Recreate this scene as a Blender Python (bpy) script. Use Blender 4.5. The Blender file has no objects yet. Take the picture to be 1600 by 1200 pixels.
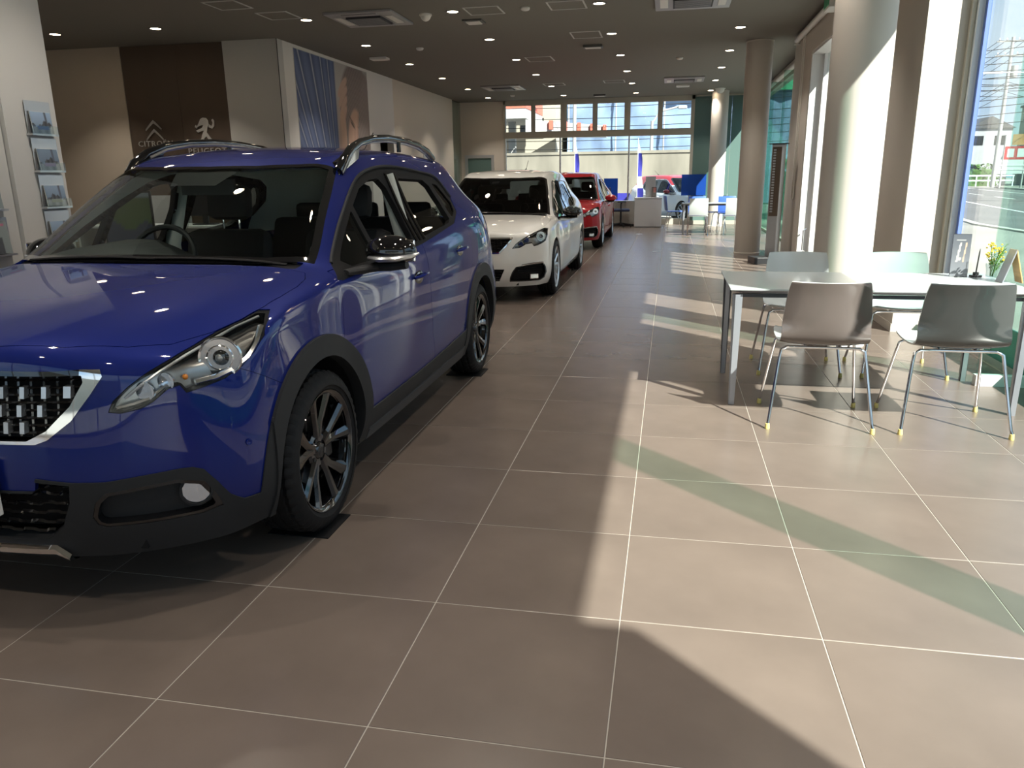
import bpy, bmesh, math, random
import numpy as np
from mathutils import Vector, Matrix
from mathutils.bvhtree import BVHTree
random.seed(7); rng=np.random.default_rng(7)
SC=bpy.context.scene; COL=SC.collection
PI=math.pi
# ================= camera =================
F_PX,YAW,PITCH,ROLL=1197.84,-.20025,-.26212,-.01354
CAM=Vector((.70103,-1.5484,1.34009))
def cam_axes():
    cy,sy=math.cos(YAW),math.sin(YAW)
    f=Vector((sy*math.cos(PITCH),cy*math.cos(PITCH),math.sin(PITCH)))
    r=Vector((cy,-sy,0)); u=r.cross(f)
    r2=r*math.cos(ROLL)+u*math.sin(ROLL); u2=-r*math.sin(ROLL)+u*math.cos(ROLL)
    return r2,u2,f
cr,cu,cf=cam_axes()
cd=bpy.data.cameras.new('camera'); cam=bpy.data.objects.new('camera',cd); COL.objects.link(cam)
cam.matrix_world=Matrix(((cr.x,cu.x,-cf.x,CAM.x),(cr.y,cu.y,-cf.y,CAM.y),(cr.z,cu.z,-cf.z,CAM.z),(0,0,0,1)))
cd.sensor_width=36; cd.lens=36*F_PX/1600; cd.clip_start=.05; cd.clip_end=600
SC.camera=cam
# ================= sky, sun, exposure =================
SUN_ELEV=math.radians(43); SUN_AZ=(math.cos(math.radians(-44.6)),math.sin(math.radians(-44.6)))
SUN_STRENGTH=8.6; SKY_STRENGTH=.9; EXPOSURE=0.95
wd=bpy.data.worlds.new('sky'); SC.world=wd; wd.use_nodes=True
nt=wd.node_tree; nt.nodes.clear()
out=nt.nodes.new('ShaderNodeOutputWorld'); bg=nt.nodes.new('ShaderNodeBackground'); bg.inputs[1].default_value=SKY_STRENGTH
tc=nt.nodes.new('ShaderNodeTexCoord'); mp=nt.nodes.new('ShaderNodeMapping'); mp.inputs['Scale'].default_value=(1,1,2.6)
ns=nt.nodes.new('ShaderNodeTexNoise'); ns.inputs['Scale'].default_value=2.6; ns.inputs['Detail'].default_value=7; ns.inputs['Roughness'].default_value=.55
rp=nt.nodes.new('ShaderNodeValToRGB'); rp.color_ramp.elements[0].position=.38; rp.color_ramp.elements[0].color=(.26,.41,.62,1)
rp.color_ramp.elements[1].position=.62; rp.color_ramp.elements[1].color=(.60,.66,.72,1)
nt.links.new(tc.outputs['Generated'],mp.inputs[0]); nt.links.new(mp.outputs[0],ns.inputs[0]); nt.links.new(ns.outputs[0],rp.inputs[0])
nt.links.new(rp.outputs[0],bg.inputs[0]); nt.links.new(bg.outputs[0],out.inputs[0])
sl=bpy.data.lights.new('sun','SUN'); sl.energy=SUN_STRENGTH; sl.angle=math.radians(.6); sl.color=(1,.94,.86)
so=bpy.data.objects.new('sun',sl); COL.objects.link(so)
sd=Vector((SUN_AZ[0]*math.cos(SUN_ELEV),SUN_AZ[1]*math.cos(SUN_ELEV),math.sin(SUN_ELEV)))
so.rotation_euler=sd.to_track_quat('Z','Y').to_euler(); so.location=sd*40
vs=SC.view_settings; vs.view_transform='Standard'; vs.look='None'; vs.gamma=1; vs.exposure=EXPOSURE; vs.use_curve_mapping=False
SC.display_settings.display_device='sRGB'
SC.cycles.max_bounces=10; SC.cycles.transparent_max_bounces=24; SC.cycles.glossy_bounces=5; SC.cycles.diffuse_bounces=5
SC.cycles.caustics_reflective=False; SC.cycles.caustics_refractive=False; SC.cycles.sample_clamp_indirect=6
# ================= materials =================
def lin(c):
    return tuple((x/12.92 if x<=.04045 else ((x+.055)/1.055)**2.4) for x in c)
def rgb(r,g,b): return lin((r/255,g/255,b/255))
M={}
def mat(name,col,rough=.5,metal=0,coat=0,spec=.5,noise=None,bump=None,emit=None,crough=.03,aniso=None):
    m=bpy.data.materials.new(name); m.use_nodes=True; t=m.node_tree; b=t.nodes['Principled BSDF']
    b.inputs['Base Color'].default_value=(*col,1); b.inputs['Roughness'].default_value=rough; b.inputs['Metallic'].default_value=metal
    b.inputs['Coat Weight'].default_value=coat; b.inputs['Coat Roughness'].default_value=crough; b.inputs['Specular IOR Level'].default_value=spec
    tcn=t.nodes.new('ShaderNodeTexCoord')
    if noise:
        sc,amt=noise[:2]; st=noise[2] if len(noise)>2 else (1,1,1)
        mpn=t.nodes.new('ShaderNodeMapping'); mpn.inputs['Scale'].default_value=st
        n=t.nodes.new('ShaderNodeTexNoise'); n.inputs['Scale'].default_value=sc; n.inputs['Detail'].default_value=5
        r=t.nodes.new('ShaderNodeValToRGB'); e=r.color_ramp.elements
        e[0].position=.3; e[1].position=.7
        e[0].color=(*[c*(1-amt) for c in col],1); e[1].color=(*[min(1,c*(1+amt)) for c in col],1)
        t.links.new(tcn.outputs['Object'],mpn.inputs[0]); t.links.new(mpn.outputs[0],n.inputs[0]); t.links.new(n.outputs[0],r.inputs[0]); t.links.new(r.outputs[0],b.inputs['Base Color'])
    if bump:
        n=t.nodes.new('ShaderNodeTexNoise'); n.inputs['Scale'].default_value=bump[0]; n.inputs['Detail'].default_value=3
        bn=t.nodes.new('ShaderNodeBump'); bn.inputs['Strength'].default_value=bump[1]; bn.inputs['Distance'].default_value=.002
        t.links.new(tcn.outputs['Object'],n.inputs[0]); t.links.new(n.outputs[0],bn.inputs['Height']); t.links.new(bn.outputs[0],b.inputs['Normal'])
    if emit:
        b.inputs['Emission Color'].default_value=(*emit[0],1); b.inputs['Emission Strength'].default_value=emit[1]
    M[name]=m; return m
def glass(name,tint,ior=1.5,rough=0.,opac=0.,ocol=(0,0,0)):
    m=bpy.data.materials.new(name); m.use_nodes=True; t=m.node_tree; t.nodes.clear()
    o=t.nodes.new('ShaderNodeOutputMaterial'); tr=t.nodes.new('ShaderNodeBsdfTransparent'); tr.inputs[0].default_value=(*tint,1)
    gl=t.nodes.new('ShaderNodeBsdfGlossy'); gl.inputs['Roughness'].default_value=rough
    f0=((ior-1)/(ior+1))**2; lw=t.nodes.new('ShaderNodeLayerWeight'); lw.inputs[0].default_value=.5
    pw=t.nodes.new('ShaderNodeMath'); pw.operation='POWER'; pw.inputs[1].default_value=5; t.links.new(lw.outputs['Facing'],pw.inputs[0])
    fr=t.nodes.new('ShaderNodeMath'); fr.operation='MULTIPLY_ADD'; fr.inputs[1].default_value=(1-f0)*.9; fr.inputs[2].default_value=f0; t.links.new(pw.outputs[0],fr.inputs[0])
    mx=t.nodes.new('ShaderNodeMixShader')
    base=tr
    if opac>0:
        df=t.nodes.new('ShaderNodeBsdfDiffuse'); df.inputs[0].default_value=(*ocol,1); m2=t.nodes.new('ShaderNodeMixShader'); m2.inputs[0].default_value=opac
        t.links.new(tr.outputs[0],m2.inputs[1]); t.links.new(df.outputs[0],m2.inputs[2]); base=m2
    t.links.new(fr.outputs[0],mx.inputs[0]); t.links.new(base.outputs[0],mx.inputs[1]); t.links.new(gl.outputs[0],mx.inputs[2]); t.links.new(mx.outputs[0],o.inputs[0])
    M[name]=m; return m
mat('tile',(.146,.116,.098),.27,noise=(2.2,.14),bump=(60,.05))
mat('grout',(.36,.33,.29),.8)
mat('ceiling',rgb(122,119,112),.9)
mat('wall_white',(.80,.78,.74),.7,bump=(90,.05)); mat('wall_cream',(.68,.62,.54),.75); mat('wall_grey',(.56,.55,.52),.7); mat('cladding_light',(.055,.057,.06),.55,spec=.25)
mat('wall_taupe',(.53,.46,.37),.7,noise=(1.2,.05)); mat('wall_beige_warm',(.70,.63,.53),.7)
mat('panel_brown',(.095,.066,.046),.55,noise=(1.5,.08,(1,1,.15)))
mat('column',(.56,.525,.475),.62,bump=(45,.12)); mat('white_paint',(.68,.68,.67),.45); mat('white_gloss',(.85,.86,.86),.15,coat=.5)
mat('alu',(.62,.63,.64),.35,.8); mat('alu_beige',(.5,.47,.4),.45,.2); mat('pale_frame',(.72,.78,.84),.4); mat('blue_frame',(.12,.2,.55),.4)
mat('chrome',(.85,.85,.87),.06,1); mat('satin_silver',(.6,.62,.64),.3,.9); mat('black_gloss',(.006,.006,.007),.06,coat=1,crough=.02)
mat('black_matte',(.010,.010,.011),.65,spec=.15); mat('cladding',(.022,.023,.025),.6,bump=(400,.15),spec=.25); mat('rubber',(.012,.012,.013),.65,bump=(150,.2),spec=.2)
mat('rubber_side',(.026,.026,.028),.5); mat('dark_trim',(.02,.02,.022),.5)
mat('paint_blue',(.0014,.0115,.15),.5,.25,coat=1,spec=.1); mat('paint_white',(.74,.73,.69),.35,.0,coat=1); mat('paint_red',(.34,.006,.012),.4,.0,coat=1,spec=.1)
mat('paint_body_white_cool',(.72,.75,.78),.35,0,coat=1); mat('paint_roof_red',(.5,.02,.03),.3,0,coat=1)
mat('headliner',(.62,.66,.62),.85); mat('seat_dark',(.012,.012,.014),.65); mat('dash',(.02,.02,.022),.55)
mat('amber',(.8,.25,.02),.3); mat('tail_red',(.45,.01,.01),.15,coat=1); mat('hl_dark',(.05,.05,.052),.25,.6); mat('hl_satin',(.42,.40,.37),.28,.85); mat('hl_chrome',(.8,.8,.82),.12,1)
mat('disc_steel',(.35,.35,.36),.3,1)
glass('auto_glass',(.74,.82,.79),1.5); glass('auto_glass_dark',(.22,.24,.25),1.5); glass('clear_glass',(.9,.94,.93),1.5)
glass('window_glass',(.93,.97,.96),1.28); glass('fin_glass',(.72,.86,.81),1.35); glass('teal_glass',(.30,.42,.40),1.3,opac=.8,ocol=(.16,.25,.23))
glass('lamp_cover',(.93,.95,.96),1.45); glass('film_blue',(.15,.3,.8),1.3,opac=.6,ocol=(.02,.09,.42)); glass('vase_glass',(.9,.93,.93),1.5)
glass('green_base_glass',(.35,.6,.55),1.4,opac=.5,ocol=(.12,.33,.28)); glass('edge_partition',(.8,.86,.84),1.4)
mat('lamp_face',(1,.9,.75),.5,emit=((1,.82,.6),14)); mat('lamp_ring',(.08,.08,.075),.4); mat('hatch_frame',(.55,.55,.53),.5); mat('ac_silver',(.38,.38,.39),.4,.4)
mat('ac_dark',(.03,.03,.035),.6); mat('plastic_white',(.75,.74,.7),.45)
# ================= mesh helpers =================
def link(o,parent=None):
    COL.objects.link(o)
    if parent is not None: o.parent=parent
    return o
def mesh(name,V,Fc,m=None,parent=None,smooth=False,mats=None,fm=None):
    me=bpy.data.meshes.new(name); me.from_pydata([tuple(map(float,v)) for v in V],[],[tuple(int(i) for i in f) for f in Fc])
    ms=mats or ([m] if m else [])
    for k in ms: me.materials.append(M[k] if isinstance(k,str) else k)
    if fm is not None: me.polygons.foreach_set('material_index',fm)
    if smooth: me.polygons.foreach_set('use_smooth',[True]*len(me.polygons))
    me.update(); return link(bpy.data.objects.new(name,me),parent)
def tag(o,label=None,cat=None,group=None,kind=None):
    if label: o['label']=label
    if cat: o['category']=cat
    if group: o['group']=group
    if kind: o['kind']=kind
    return o
def empty(name,loc,rz=0,label=None,cat=None,group=None,kind=None):
    o=bpy.data.objects.new(name,None); o.empty_display_size=.05; COL.objects.link(o); o.location=loc; o.rotation_euler=(0,0,rz)
    return tag(o,label,cat,group,kind)
class B:
    """a bag of geometry that becomes one mesh object"""
    def __init__(s): s.V=[];s.F=[];s.f=[];s.k=0
    def add(s,V,F):
        n=len(s.V); s.V+= [tuple(v) for v in V]; s.F+=[tuple(i+n for i in f) for f in F]; s.f+=[s.k]*len(F); return s
    def box(s,x0,x1,y0,y1,z0,z1,bev=0):
        if bev<=0 or min(x1-x0,y1-y0,z1-z0)<2.2*bev:
            V=[(x,y,z) for z in (z0,z1) for y in (y0,y1) for x in (x0,x1)]
            return s.add(V,[(0,2,3,1),(4,5,7,6),(0,1,5,4),(2,6,7,3),(0,4,6,2),(1,3,7,5)])
        bm=bmesh.new(); bmesh.ops.create_cube(bm,size=1)
        for v in bm.verts: v.co=Vector(((x0+x1)/2+v.co.x*(x1-x0),(y0+y1)/2+v.co.y*(y1-y0),(z0+z1)/2+v.co.z*(z1-z0)))
        bmesh.ops.bevel(bm,geom=bm.edges[:],offset=bev,segments=2,profile=.5,affect='EDGES')
        bm.verts.ensure_lookup_table(); V=[v.co[:] for v in bm.verts]; F=[[v.index for v in f.verts] for f in bm.faces]; bm.free()
        return s.add(V,F)
    def prism(s,poly,axis,a0,a1):
        """poly 2D list; axis 'x','y','z' extrusion"""
        def P(p,a): return {'x':(a,p[0],p[1]),'y':(p[0],a,p[1]),'z':(p[0],p[1],a)}[axis]
        n=len(poly); V=[P(p,a0) for p in poly]+[P(p,a1) for p in poly]
        F=[tuple(range(n))[::-1],tuple(range(n,2*n))]+[(i,(i+1)%n,n+(i+1)%n,n+i) for i in range(n)]
        return s.add(V,F)
    def tube(s,pts,r,seg=8,cap=True,sq=None):
        pts=[Vector(p) for p in pts]; n=len(pts); rs=r if isinstance(r,(list,tuple)) else [r]*n
        V=[];F=[]; up=Vector((0,0,1)); prev=None
        for i,p in enumerate(pts):
            t=(pts[min(i+1,n-1)]-pts[max(i-1,0)]).normalized()
            if prev is None:
                a=t.cross(up)
                if a.length<.1: a=t.cross(Vector((1,0,0)))
                a.normalize()
            else: a=(prev-t*prev.dot(t)).normalized()
            prev=a; b=t.cross(a)
            for k in range(seg):
                q=2*PI*k/seg; ca,sa=math.cos(q),math.sin(q)
                if sq: ca*=sq[0]; sa*=sq[1]
                V.append(p+a*ca*rs[i]+b*sa*rs[i])
        for i in range(n-1):
            for k in range(seg):
                F.append((i*seg+k,i*seg+(k+1)%seg,(i+1)*seg+(k+1)%seg,(i+1)*seg+k))
        if cap: F+= [tuple(range(seg))[::-1],tuple((n-1)*seg+k for k in range(seg))]
        return s.add(V,F)
    def lathe(s,prof,seg=32,axis='z',c=(0,0,0),close=False):
        V=[];F=[];n=len(prof)
        for k in range(seg):
            q=2*PI*k/seg; ca,sa=math.cos(q),math.sin(q)
            for (r,h) in prof:
                p={'z':(r*ca,r*sa,h),'x':(h,r*ca,r*sa),'y':(r*ca,h,r*sa)}[axis]
                V.append((p[0]+c[0],p[1]+c[1],p[2]+c[2]))
        for k in range(seg):
            for i in range(n-1 if not close else n):
                a=k*n+i;b=k*n+(i+1)%n;c2=((k+1)%seg)*n+(i+1)%n;d=((k+1)%seg)*n+i
                F.append((a,b,c2,d))
        if not close:
            if prof[0][0]>1e-6: F.append(tuple(k*n for k in range(seg))[::-1])
            if prof[-1][0]>1e-6: F.append(tuple(k*n+n-1 for k in range(seg)))
        return s.add(V,F)
    def ball(s,c,r,seg=12,rings=8):
        rx,ry,rz=r if isinstance(r,(tuple,list)) else (r,r,r)
        V=[(c[0],c[1],c[2]-rz)];F=[]
        for i in range(1,rings):
            p=PI*i/rings
            for k in range(seg): V.append((c[0]+rx*math.sin(p)*math.cos(2*PI*k/seg),c[1]+ry*math.sin(p)*math.sin(2*PI*k/seg),c[2]-rz*math.cos(p)))
        V.append((c[0],c[1],c[2]+rz)); L=len(V)-1
        for k in range(seg):
            F.append((0,1+(k+1)%seg,1+k)); F.append((L,L-seg+k,L-seg+(k+1)%seg))
            for i in range(rings-2):
                a=1+i*seg; F.append((a+k,a+(k+1)%seg,a+seg+(k+1)%seg,a+seg+k))
        return s.add(V,F)
    def xf(s,Mx):
        s.V=[tuple(Mx@Vector(v)) for v in s.V]; return s
    def out(s,name,m,parent=None,smooth=False,autos=None):
        mats=m if isinstance(m,(list,tuple)) else [m]
        o=mesh(name,s.V,s.F,None,parent,smooth,mats=mats,fm=s.f)
        if smooth:
            try: o.data.set_sharp_from_angle(angle=math.radians(autos or 40))
            except Exception: pass
        return o
def tbox(name,m,label,cat,*a,group=None,kind=None,bev=0,parent=None):
    o=B().box(*a,bev=bev).out(name,m,parent); return tag(o,label,cat,group,kind)
def struct(name,bag,m,parent=None,smooth=False):
    o=bag.out(name,m,parent,smooth)
    if parent is None: o['kind']='structure'
    return o
def copy_tree(o,parent=None,first=True):
    c=o.copy(); COL.objects.link(c)
    if parent is not None: c.parent=parent
    for ch in [x for x in KIDS.get(o.name,[])] : copy_tree(ch,c,False)
    return c
KIDS={}
def index_kids():
    KIDS.clear()
    for o in bpy.data.objects:
        if o.parent: KIDS.setdefault(o.parent.name,[]).append(o)
def cr_curve(P,n=8,closed=True):
    """Catmull-Rom smoothing of a control polygon"""
    P=np.array(P,float); m=len(P); out=[]
    rg=range(m) if closed else range(m-1)
    for i in rg:
        if closed: a,b,c,d=P[(i-1)%m],P[i],P[(i+1)%m],P[(i+2)%m]
        else: a,b,c,d=P[max(i-1,0)],P[i],P[i+1],P[min(i+2,m-1)]
        for k in range(n):
            t=k/n; out.append(.5*((2*b)+(-a+c)*t+(2*a-5*b+4*c-d)*t*t+(-a+3*b-3*c+d)*t**3))
    if not closed: out.append(P[-1])
    return np.array(out)
# ================= room shell =================
CZ=3.5; XF=3.02; YB=21.6; XL=-11.0; YN=-6.0
# ---- floor: slab, tiles as parts, grout shows between them ----
floor=struct('floor',B().box(XL,XF+.1,YN,YB+.1,-.12,-.0015),'grout')
TS=.6; G=.0017
def tile_mesh(name,cells):
    V=[];F=[]
    for (i,j) in cells:
        x0,x1,y0,y1=i*TS+G,(i+1)*TS-G,j*TS+G,(j+1)*TS-G; e=.0012; n=len(V)
        x1=min(x1,XF-.02)
        if x1-x0<.02: continue
        V+=[(x0,y0,-.0012),(x1,y0,-.0012),(x1,y1,-.0012),(x0,y1,-.0012),(x0+e,y0+e,0),(x1-e,y0+e,0),(x1-e,y1-e,0),(x0+e,y1-e,0)]
        F+=[(n+4,n+5,n+6,n+7)]+[(n+a,n+b,n+4+b,n+4+a) for a,b in ((0,1),(1,2),(2,3),(3,0))]
    return V,F
cells=[(i,j) for i in range(int(XL/TS),6) for j in range(-10,37) if j*TS<YB]
def scr(X):
    d=Vector(X)-CAM; z=d.dot(cf)
    if z<.15: return None
    return (800+F_PX*d.dot(cr)/z,600-F_PX*d.dot(cu)/z,z)
near=[]
for (i,j) in cells:
    q=[scr(((i+a)*TS,(j+b)*TS,0)) for a,b in ((0,0),(1,0),(1,1),(0,1))]
    if any(p is None for p in q): continue
    if all(p[0]<0 for p in q) or all(p[0]>1600 for p in q) or all(p[1]>1200 for p in q): continue
    ar=abs(sum(q[k][0]*q[(k+1)%4][1]-q[(k+1)%4][0]*q[k][1] for k in range(4)))/2
    if i>=-2: ar*=4      # what the cars hide counts less
    near.append((ar,(i,j)))
near.sort(reverse=True); near=[c for a,c in near[:290]]
nearset=set(near)
tbase=bpy.data.meshes.new('tile'); V,F=tile_mesh('tile',[(0,0)]); tbase.from_pydata(V,[],F); tbase.materials.append(M['tile'])
for (i,j) in near:
    if i*TS+TS>XF:
        V,F=tile_mesh('tile',[(i,j)])
        if V: mesh('tile',V,F,'tile',floor)
        continue
    o=bpy.data.objects.new('tile',tbase); COL.objects.link(o); o.parent=floor; o.location=(i*TS,j*TS,0)
V,F=tile_mesh('t',[c for c in cells if c not in nearset]); o=mesh('tiling',V,F,'tile',floor); o['kind']='stuff'
# ---- ceiling ----
ceiling=struct('ceiling',B().box(XL,XF+.06,YN,YB+.3,CZ,CZ+.25),'ceiling')
# ---- left side ----
bw=B().box(XL,-8.22,10.46,10.6,0,CZ)
struct('wall_back_left',bw,'wall_taupe')
wb=struct('wall_back_centre',B().box(-8.22,-6.355,10.52,10.62,0,CZ),'panel_brown')
for x0,x1 in ((-8.215,-7.232),(-7.226,-6.36)):
    B().box(x0,x1,10.47,10.52,0,CZ-.005,bev=.002).out('panel','panel_brown',wb)
struct('wall_back_right',B().box(-6.355,-5.41,10.44,10.62,0,CZ),'wall_grey')
struct('trim_1',B().box(-5.418,-5.406,10.432,10.442,0,CZ),'lamp_ring')
wl=struct('wall_left',B().box(-5.56,-5.41,10.62,14.75,0,CZ).box(-5.56,-5.41,14.75,15.6,2.25,CZ).box(-5.56,-5.41,15.6,15.7,0,CZ),'wall_white')
struct('wall_left_far',B().box(-5.56,-5.41,15.7,20.6,0,CZ),'wall_beige_warm')
struct('wall_left_passage',B().box(-7.2,-7.1,10.62,YB+.1,0,CZ),'wall_grey')
# mural: a printed fabric on the wall: pleats at left, portrait at right
def mural_mat():
    m=bpy.data.materials.new('mural'); m.use_nodes=True; t=m.node_tree; b=t.nodes['Principled BSDF']; b.inputs['Roughness'].default_value=.75
    a=t.nodes.new('ShaderNodeAttribute'); a.attribute_name='ink'; a.attribute_type='GEOMETRY'
    t.links.new(a.outputs['Color'],b.inputs['Base Color']); M['mural']=m
mural_mat()
def sstep(a,b,x): 
    t=np.clip((x-a)/(b-a+1e-9),0,1); return t*t*(3-2*t)
def mural():
    nx,nz=190,210; y0,y1,z0,z1=10.98,14.16,0.35,3.44
    S,Tt=np.meshgrid(np.linspace(0,1,nx),np.linspace(0,1,nz)) # S along wall, T up
    navy=np.array([.075,.10,.20]); blue=np.array([.19,.25,.42]); pale=np.array([.62,.65,.70])
    # pleats fan out from the lower right of the left half
    cx,cz=.50,-.25; ang=np.arctan2(Tt-cz,(cx-S)*1.02)
    ph=(ang*11+.15*np.sin(ang*17))%1; line=np.exp(-((ph-.5)/.055)**2); sheen=.5+.5*np.cos(ph*2*PI)
    C=navy+(blue-navy)*(sheen*.6)[...,None]; C=C+(pale-C)*(line*.75)[...,None]
    # portrait half: skin, hair, hand
    warm=np.array([.55,.36,.27]); dark=np.array([.10,.07,.06]); hair=np.array([.20,.16,.15]); gr=np.array([.46,.43,.40])
    U=(S-.5)*2
    T0=Tt; Tt=(Tt-.40)/.60
    D=np.zeros_like(C)+np.array([.50,.48,.45])
    def blend(mask,col):
        nonlocal D; D=D+(np.array(col)-D)*np.clip(mask,0,1)[...,None]
    def ell(cu,ct,ru,rt,rot=0,soft=.12):
        x=(U-cu); y=(Tt-ct); c,s=math.cos(rot),math.sin(rot); r=np.sqrt(((c*x+s*y)/ru)**2+((-s*x+c*y)/rt)**2)
        return 1-sstep(1-soft,1+soft,r)
    blend(ell(.62,.55,.52,.50,-.25,.06),hair)                 # mass of hair
    st=.5+.5*np.sin((U*1.6+Tt*.9)*75+3*np.sin(Tt*9)); blend(ell(.62,.55,.52,.50,-.25,.06)*st*.5,[.38,.32,.28])
    blend(ell(.52,.30,.22,.30,-.32,.1),[.60,.40,.30])          # face
    blend(ell(.66,.34,.10,.30,-.32,.5)*.7,[.36,.23,.17])
    blend(ell(.45,.43,.075,.014,-.5,.5),dark); blend(ell(.66,.40,.06,.013,-.3,.5),dark)      # closed lids
    blend(ell(.42,.475,.10,.010,-.5,.6)*.8,dark)
    blend(ell(.50,.32,.028,.08,-.2,.6)*.55,[.42,.26,.2]); blend(ell(.50,.19,.075,.02,-.15,.4),[.42,.14,.13])
    blend(ell(.80,.45,.16,.55,-.28,.12),hair); blend(ell(.80,.45,.16,.55,-.28,.12)*st*.6,[.42,.36,.32])
    for k,(cu,ct,ru,rt,ro) in enumerate([(.20,.78,.17,.052,.6),(.20,.69,.17,.052,.65),(.20,.59,.16,.050,.75),(.20,.49,.15,.047,.9)]):
        blend(ell(cu,ct,ru,rt,ro,.15),[.58,.40,.31]); blend(ell(cu+.02,ct-.035,ru*.9,rt*.28,ro,.5)*.6,[.26,.16,.13])
    blend(ell(.12,.22,.12,.34,-.15,.12),[.60,.41,.30])
    blend(ell(-.02,.15,.10,.5,-.1,.2)*.6,[.45,.34,.28])
    Tt=T0
    k=sstep(.485,.515,S)[...,None]; C=C*(1-k)+D*k
    V=[];F=[];cols=[]
    for r in range(nz):
        for c in range(nx):
            V.append((-5.404+0*c,y0+(y1-y0)*S[r,c],z0+(z1-z0)*Tt[r,c]))
    for r in range(nz-1):
        for c in range(nx-1):
            a=r*nx+c; F.append((a,a+1,a+nx+1,a+nx))
    o=mesh('wall_mural',V,F,'mural'); at=o.data.color_attributes.new('ink','FLOAT_COLOR','POINT')
    buf=np.ones((nx*nz,4)); buf[:,:3]=C.reshape(-1,3); at.data.foreach_set('color',buf.ravel())
    o.location.x=0
    return o
mu=tag(mural(),'tall printed wall mural of blue pleats and a woman holding her hair','mural')
B().box(-5.41,-5.4055,10.97,14.17,.34,3.45).out('backing','wall_grey',mu)
# far left glass partition and end wall with a door
struct('wall_end_left',B().box(-7.1,-5.33,YB,YB+.12,0,CZ).box(-4.45,-4.1,YB,YB+.12,0,CZ).box(-5.33,-4.45,YB,YB+.12,2.02,CZ),'wall_cream')
struct('wall_left_end',B().box(-5.60,-5.50,20.6,YB,0,CZ),'wall_cream')
gp=B().box(-5.435,-5.42,20.62,21.5,.02,CZ).out('glass_partition','edge_partition'); tag(gp,'clear glass screen at the far end of the left wall','glass screen')
d=struct('door_1',B().box(-5.33,-5.25,YB-.02,YB+.1,0,2.02).box(-4.53,-4.45,YB-.02,YB+.1,0,2.02).box(-5.25,-4.53,YB-.02,YB+.1,1.93,2.02),'alu')
B().box(-5.25,-4.53,YB+.02,YB+.05,.02,1.93).out('pane','teal_glass',d); B().box(-4.64,-4.62,YB-.05,YB-.02,.9,1.2).out('door_handle','chrome',d)
# ---- end glazing ----
WX=[(-4.08,-3.32),(-3.20,-2.46),(-2.29,-1.54),(-1.40,-.64),(-.47,.29),(.43,1.20)]
w=struct('window_1',B().box(-4.14,-4.08,YB-.05,YB+.07,.0,CZ).box(1.22,1.30,YB-.05,YB+.07,0,CZ).box(-4.14,1.30,YB-.05,YB+.07,3.40,CZ).box(-4.14,1.30,YB-.06,YB+.08,2.46,2.60).box(-4.14,1.30,YB-.07,YB+.09,0,.16),'alu_beige')
for k in range(5): B().box(WX[k][1]+.035,WX[k+1][0]-.035,YB-.05,YB+.07,2.6,3.40).out('mullion','alu_beige',w)
for k,(a,b) in enumerate(WX):
    B().box(a-.035,a+.0,YB-.035,YB+.02,2.60,3.40).box(b,b+.035,YB-.035,YB+.02,2.60,3.40).box(a,b,YB-.035,YB+.02,2.60,2.64).box(a,b,YB-.035,YB+.02,3.36,3.40).out('window_frame','alu_beige',w)
    B().box(a,b,YB,YB+.006,2.64,3.36).out('pane','window_glass',w)
for x in (-2.47,-.49): B().box(x-.02,x+.02,YB-.04,YB+.04,.16,2.46).out('mullion','alu',w)
for a,b in ((-4.08,-2.49),(-2.45,-.51),(-.47,1.22)): B().box(a,b,YB,YB+.008,.16,2.46).out('pane','window_glass',w)
w=struct('window_2',B().box(1.30,XF+.05,YB-.02,YB+.06,0,.1).box(1.30,XF+.05,YB-.02,YB+.06,3.46,CZ),'alu_beige')
for a,b in ((1.30,2.30),(2.305,XF)): B().box(a,b,YB,YB+.015,.1,3.46).out('pane','teal_glass',w)
# ---- right facade: glass with fins ----
w=struct('window_3',B().box(XF,XF+.06,-2.07,5.45,0,.05).box(XF-.02,XF+.06,-2.07,5.45,3.40,CZ),'alu')
for a,b in ((-2.07,-.18),(-.16,1.80),(1.81,3.76),(3.78,5.40)):
    B().box(XF+.02,XF+.035,a,b,.05,3.40).out('pane','window_glass',w)
    B().box(XF+.0,XF+.012,a,b,.05,.30).out('frosted_strip','green_base_glass',w)
for y in (-.17,3.77):
    f=B().box(2.70,XF+.02,y-.008,y+.008,.06,3.40).out('glass_fin','fin_glass',w)
    B().box(2.69,XF+.01,y-.03,y+.03,0,.07).out('fin_shoe','white_paint',f)
w=struct('window_4',B().box(2.985,3.03,5.49,5.57,0,3.4),'pale_frame')
B().box(2.952,2.983,5.53,5.60,0,3.4).out('jamb','alu_beige',w)
B().box(3.03,3.06,5.44,5.50,0,3.4).out('jamb','blue_frame',w)
# pillar B, lintel, pier (wall plane X=2.65)
wr=struct('wall_right',B().box(2.65,XF-.05,5.58,7.40,0,CZ).box(2.65,XF+.05,7.40,11.1,3.06,CZ).box(2.65,XF+.05,11.1,12.77,0,CZ),'column')
B().box(2.638,2.65,5.57,7.40,0,.07).box(2.638,2.965,5.568,5.58,0,.07).out('baseboard','column',wr)
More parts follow.
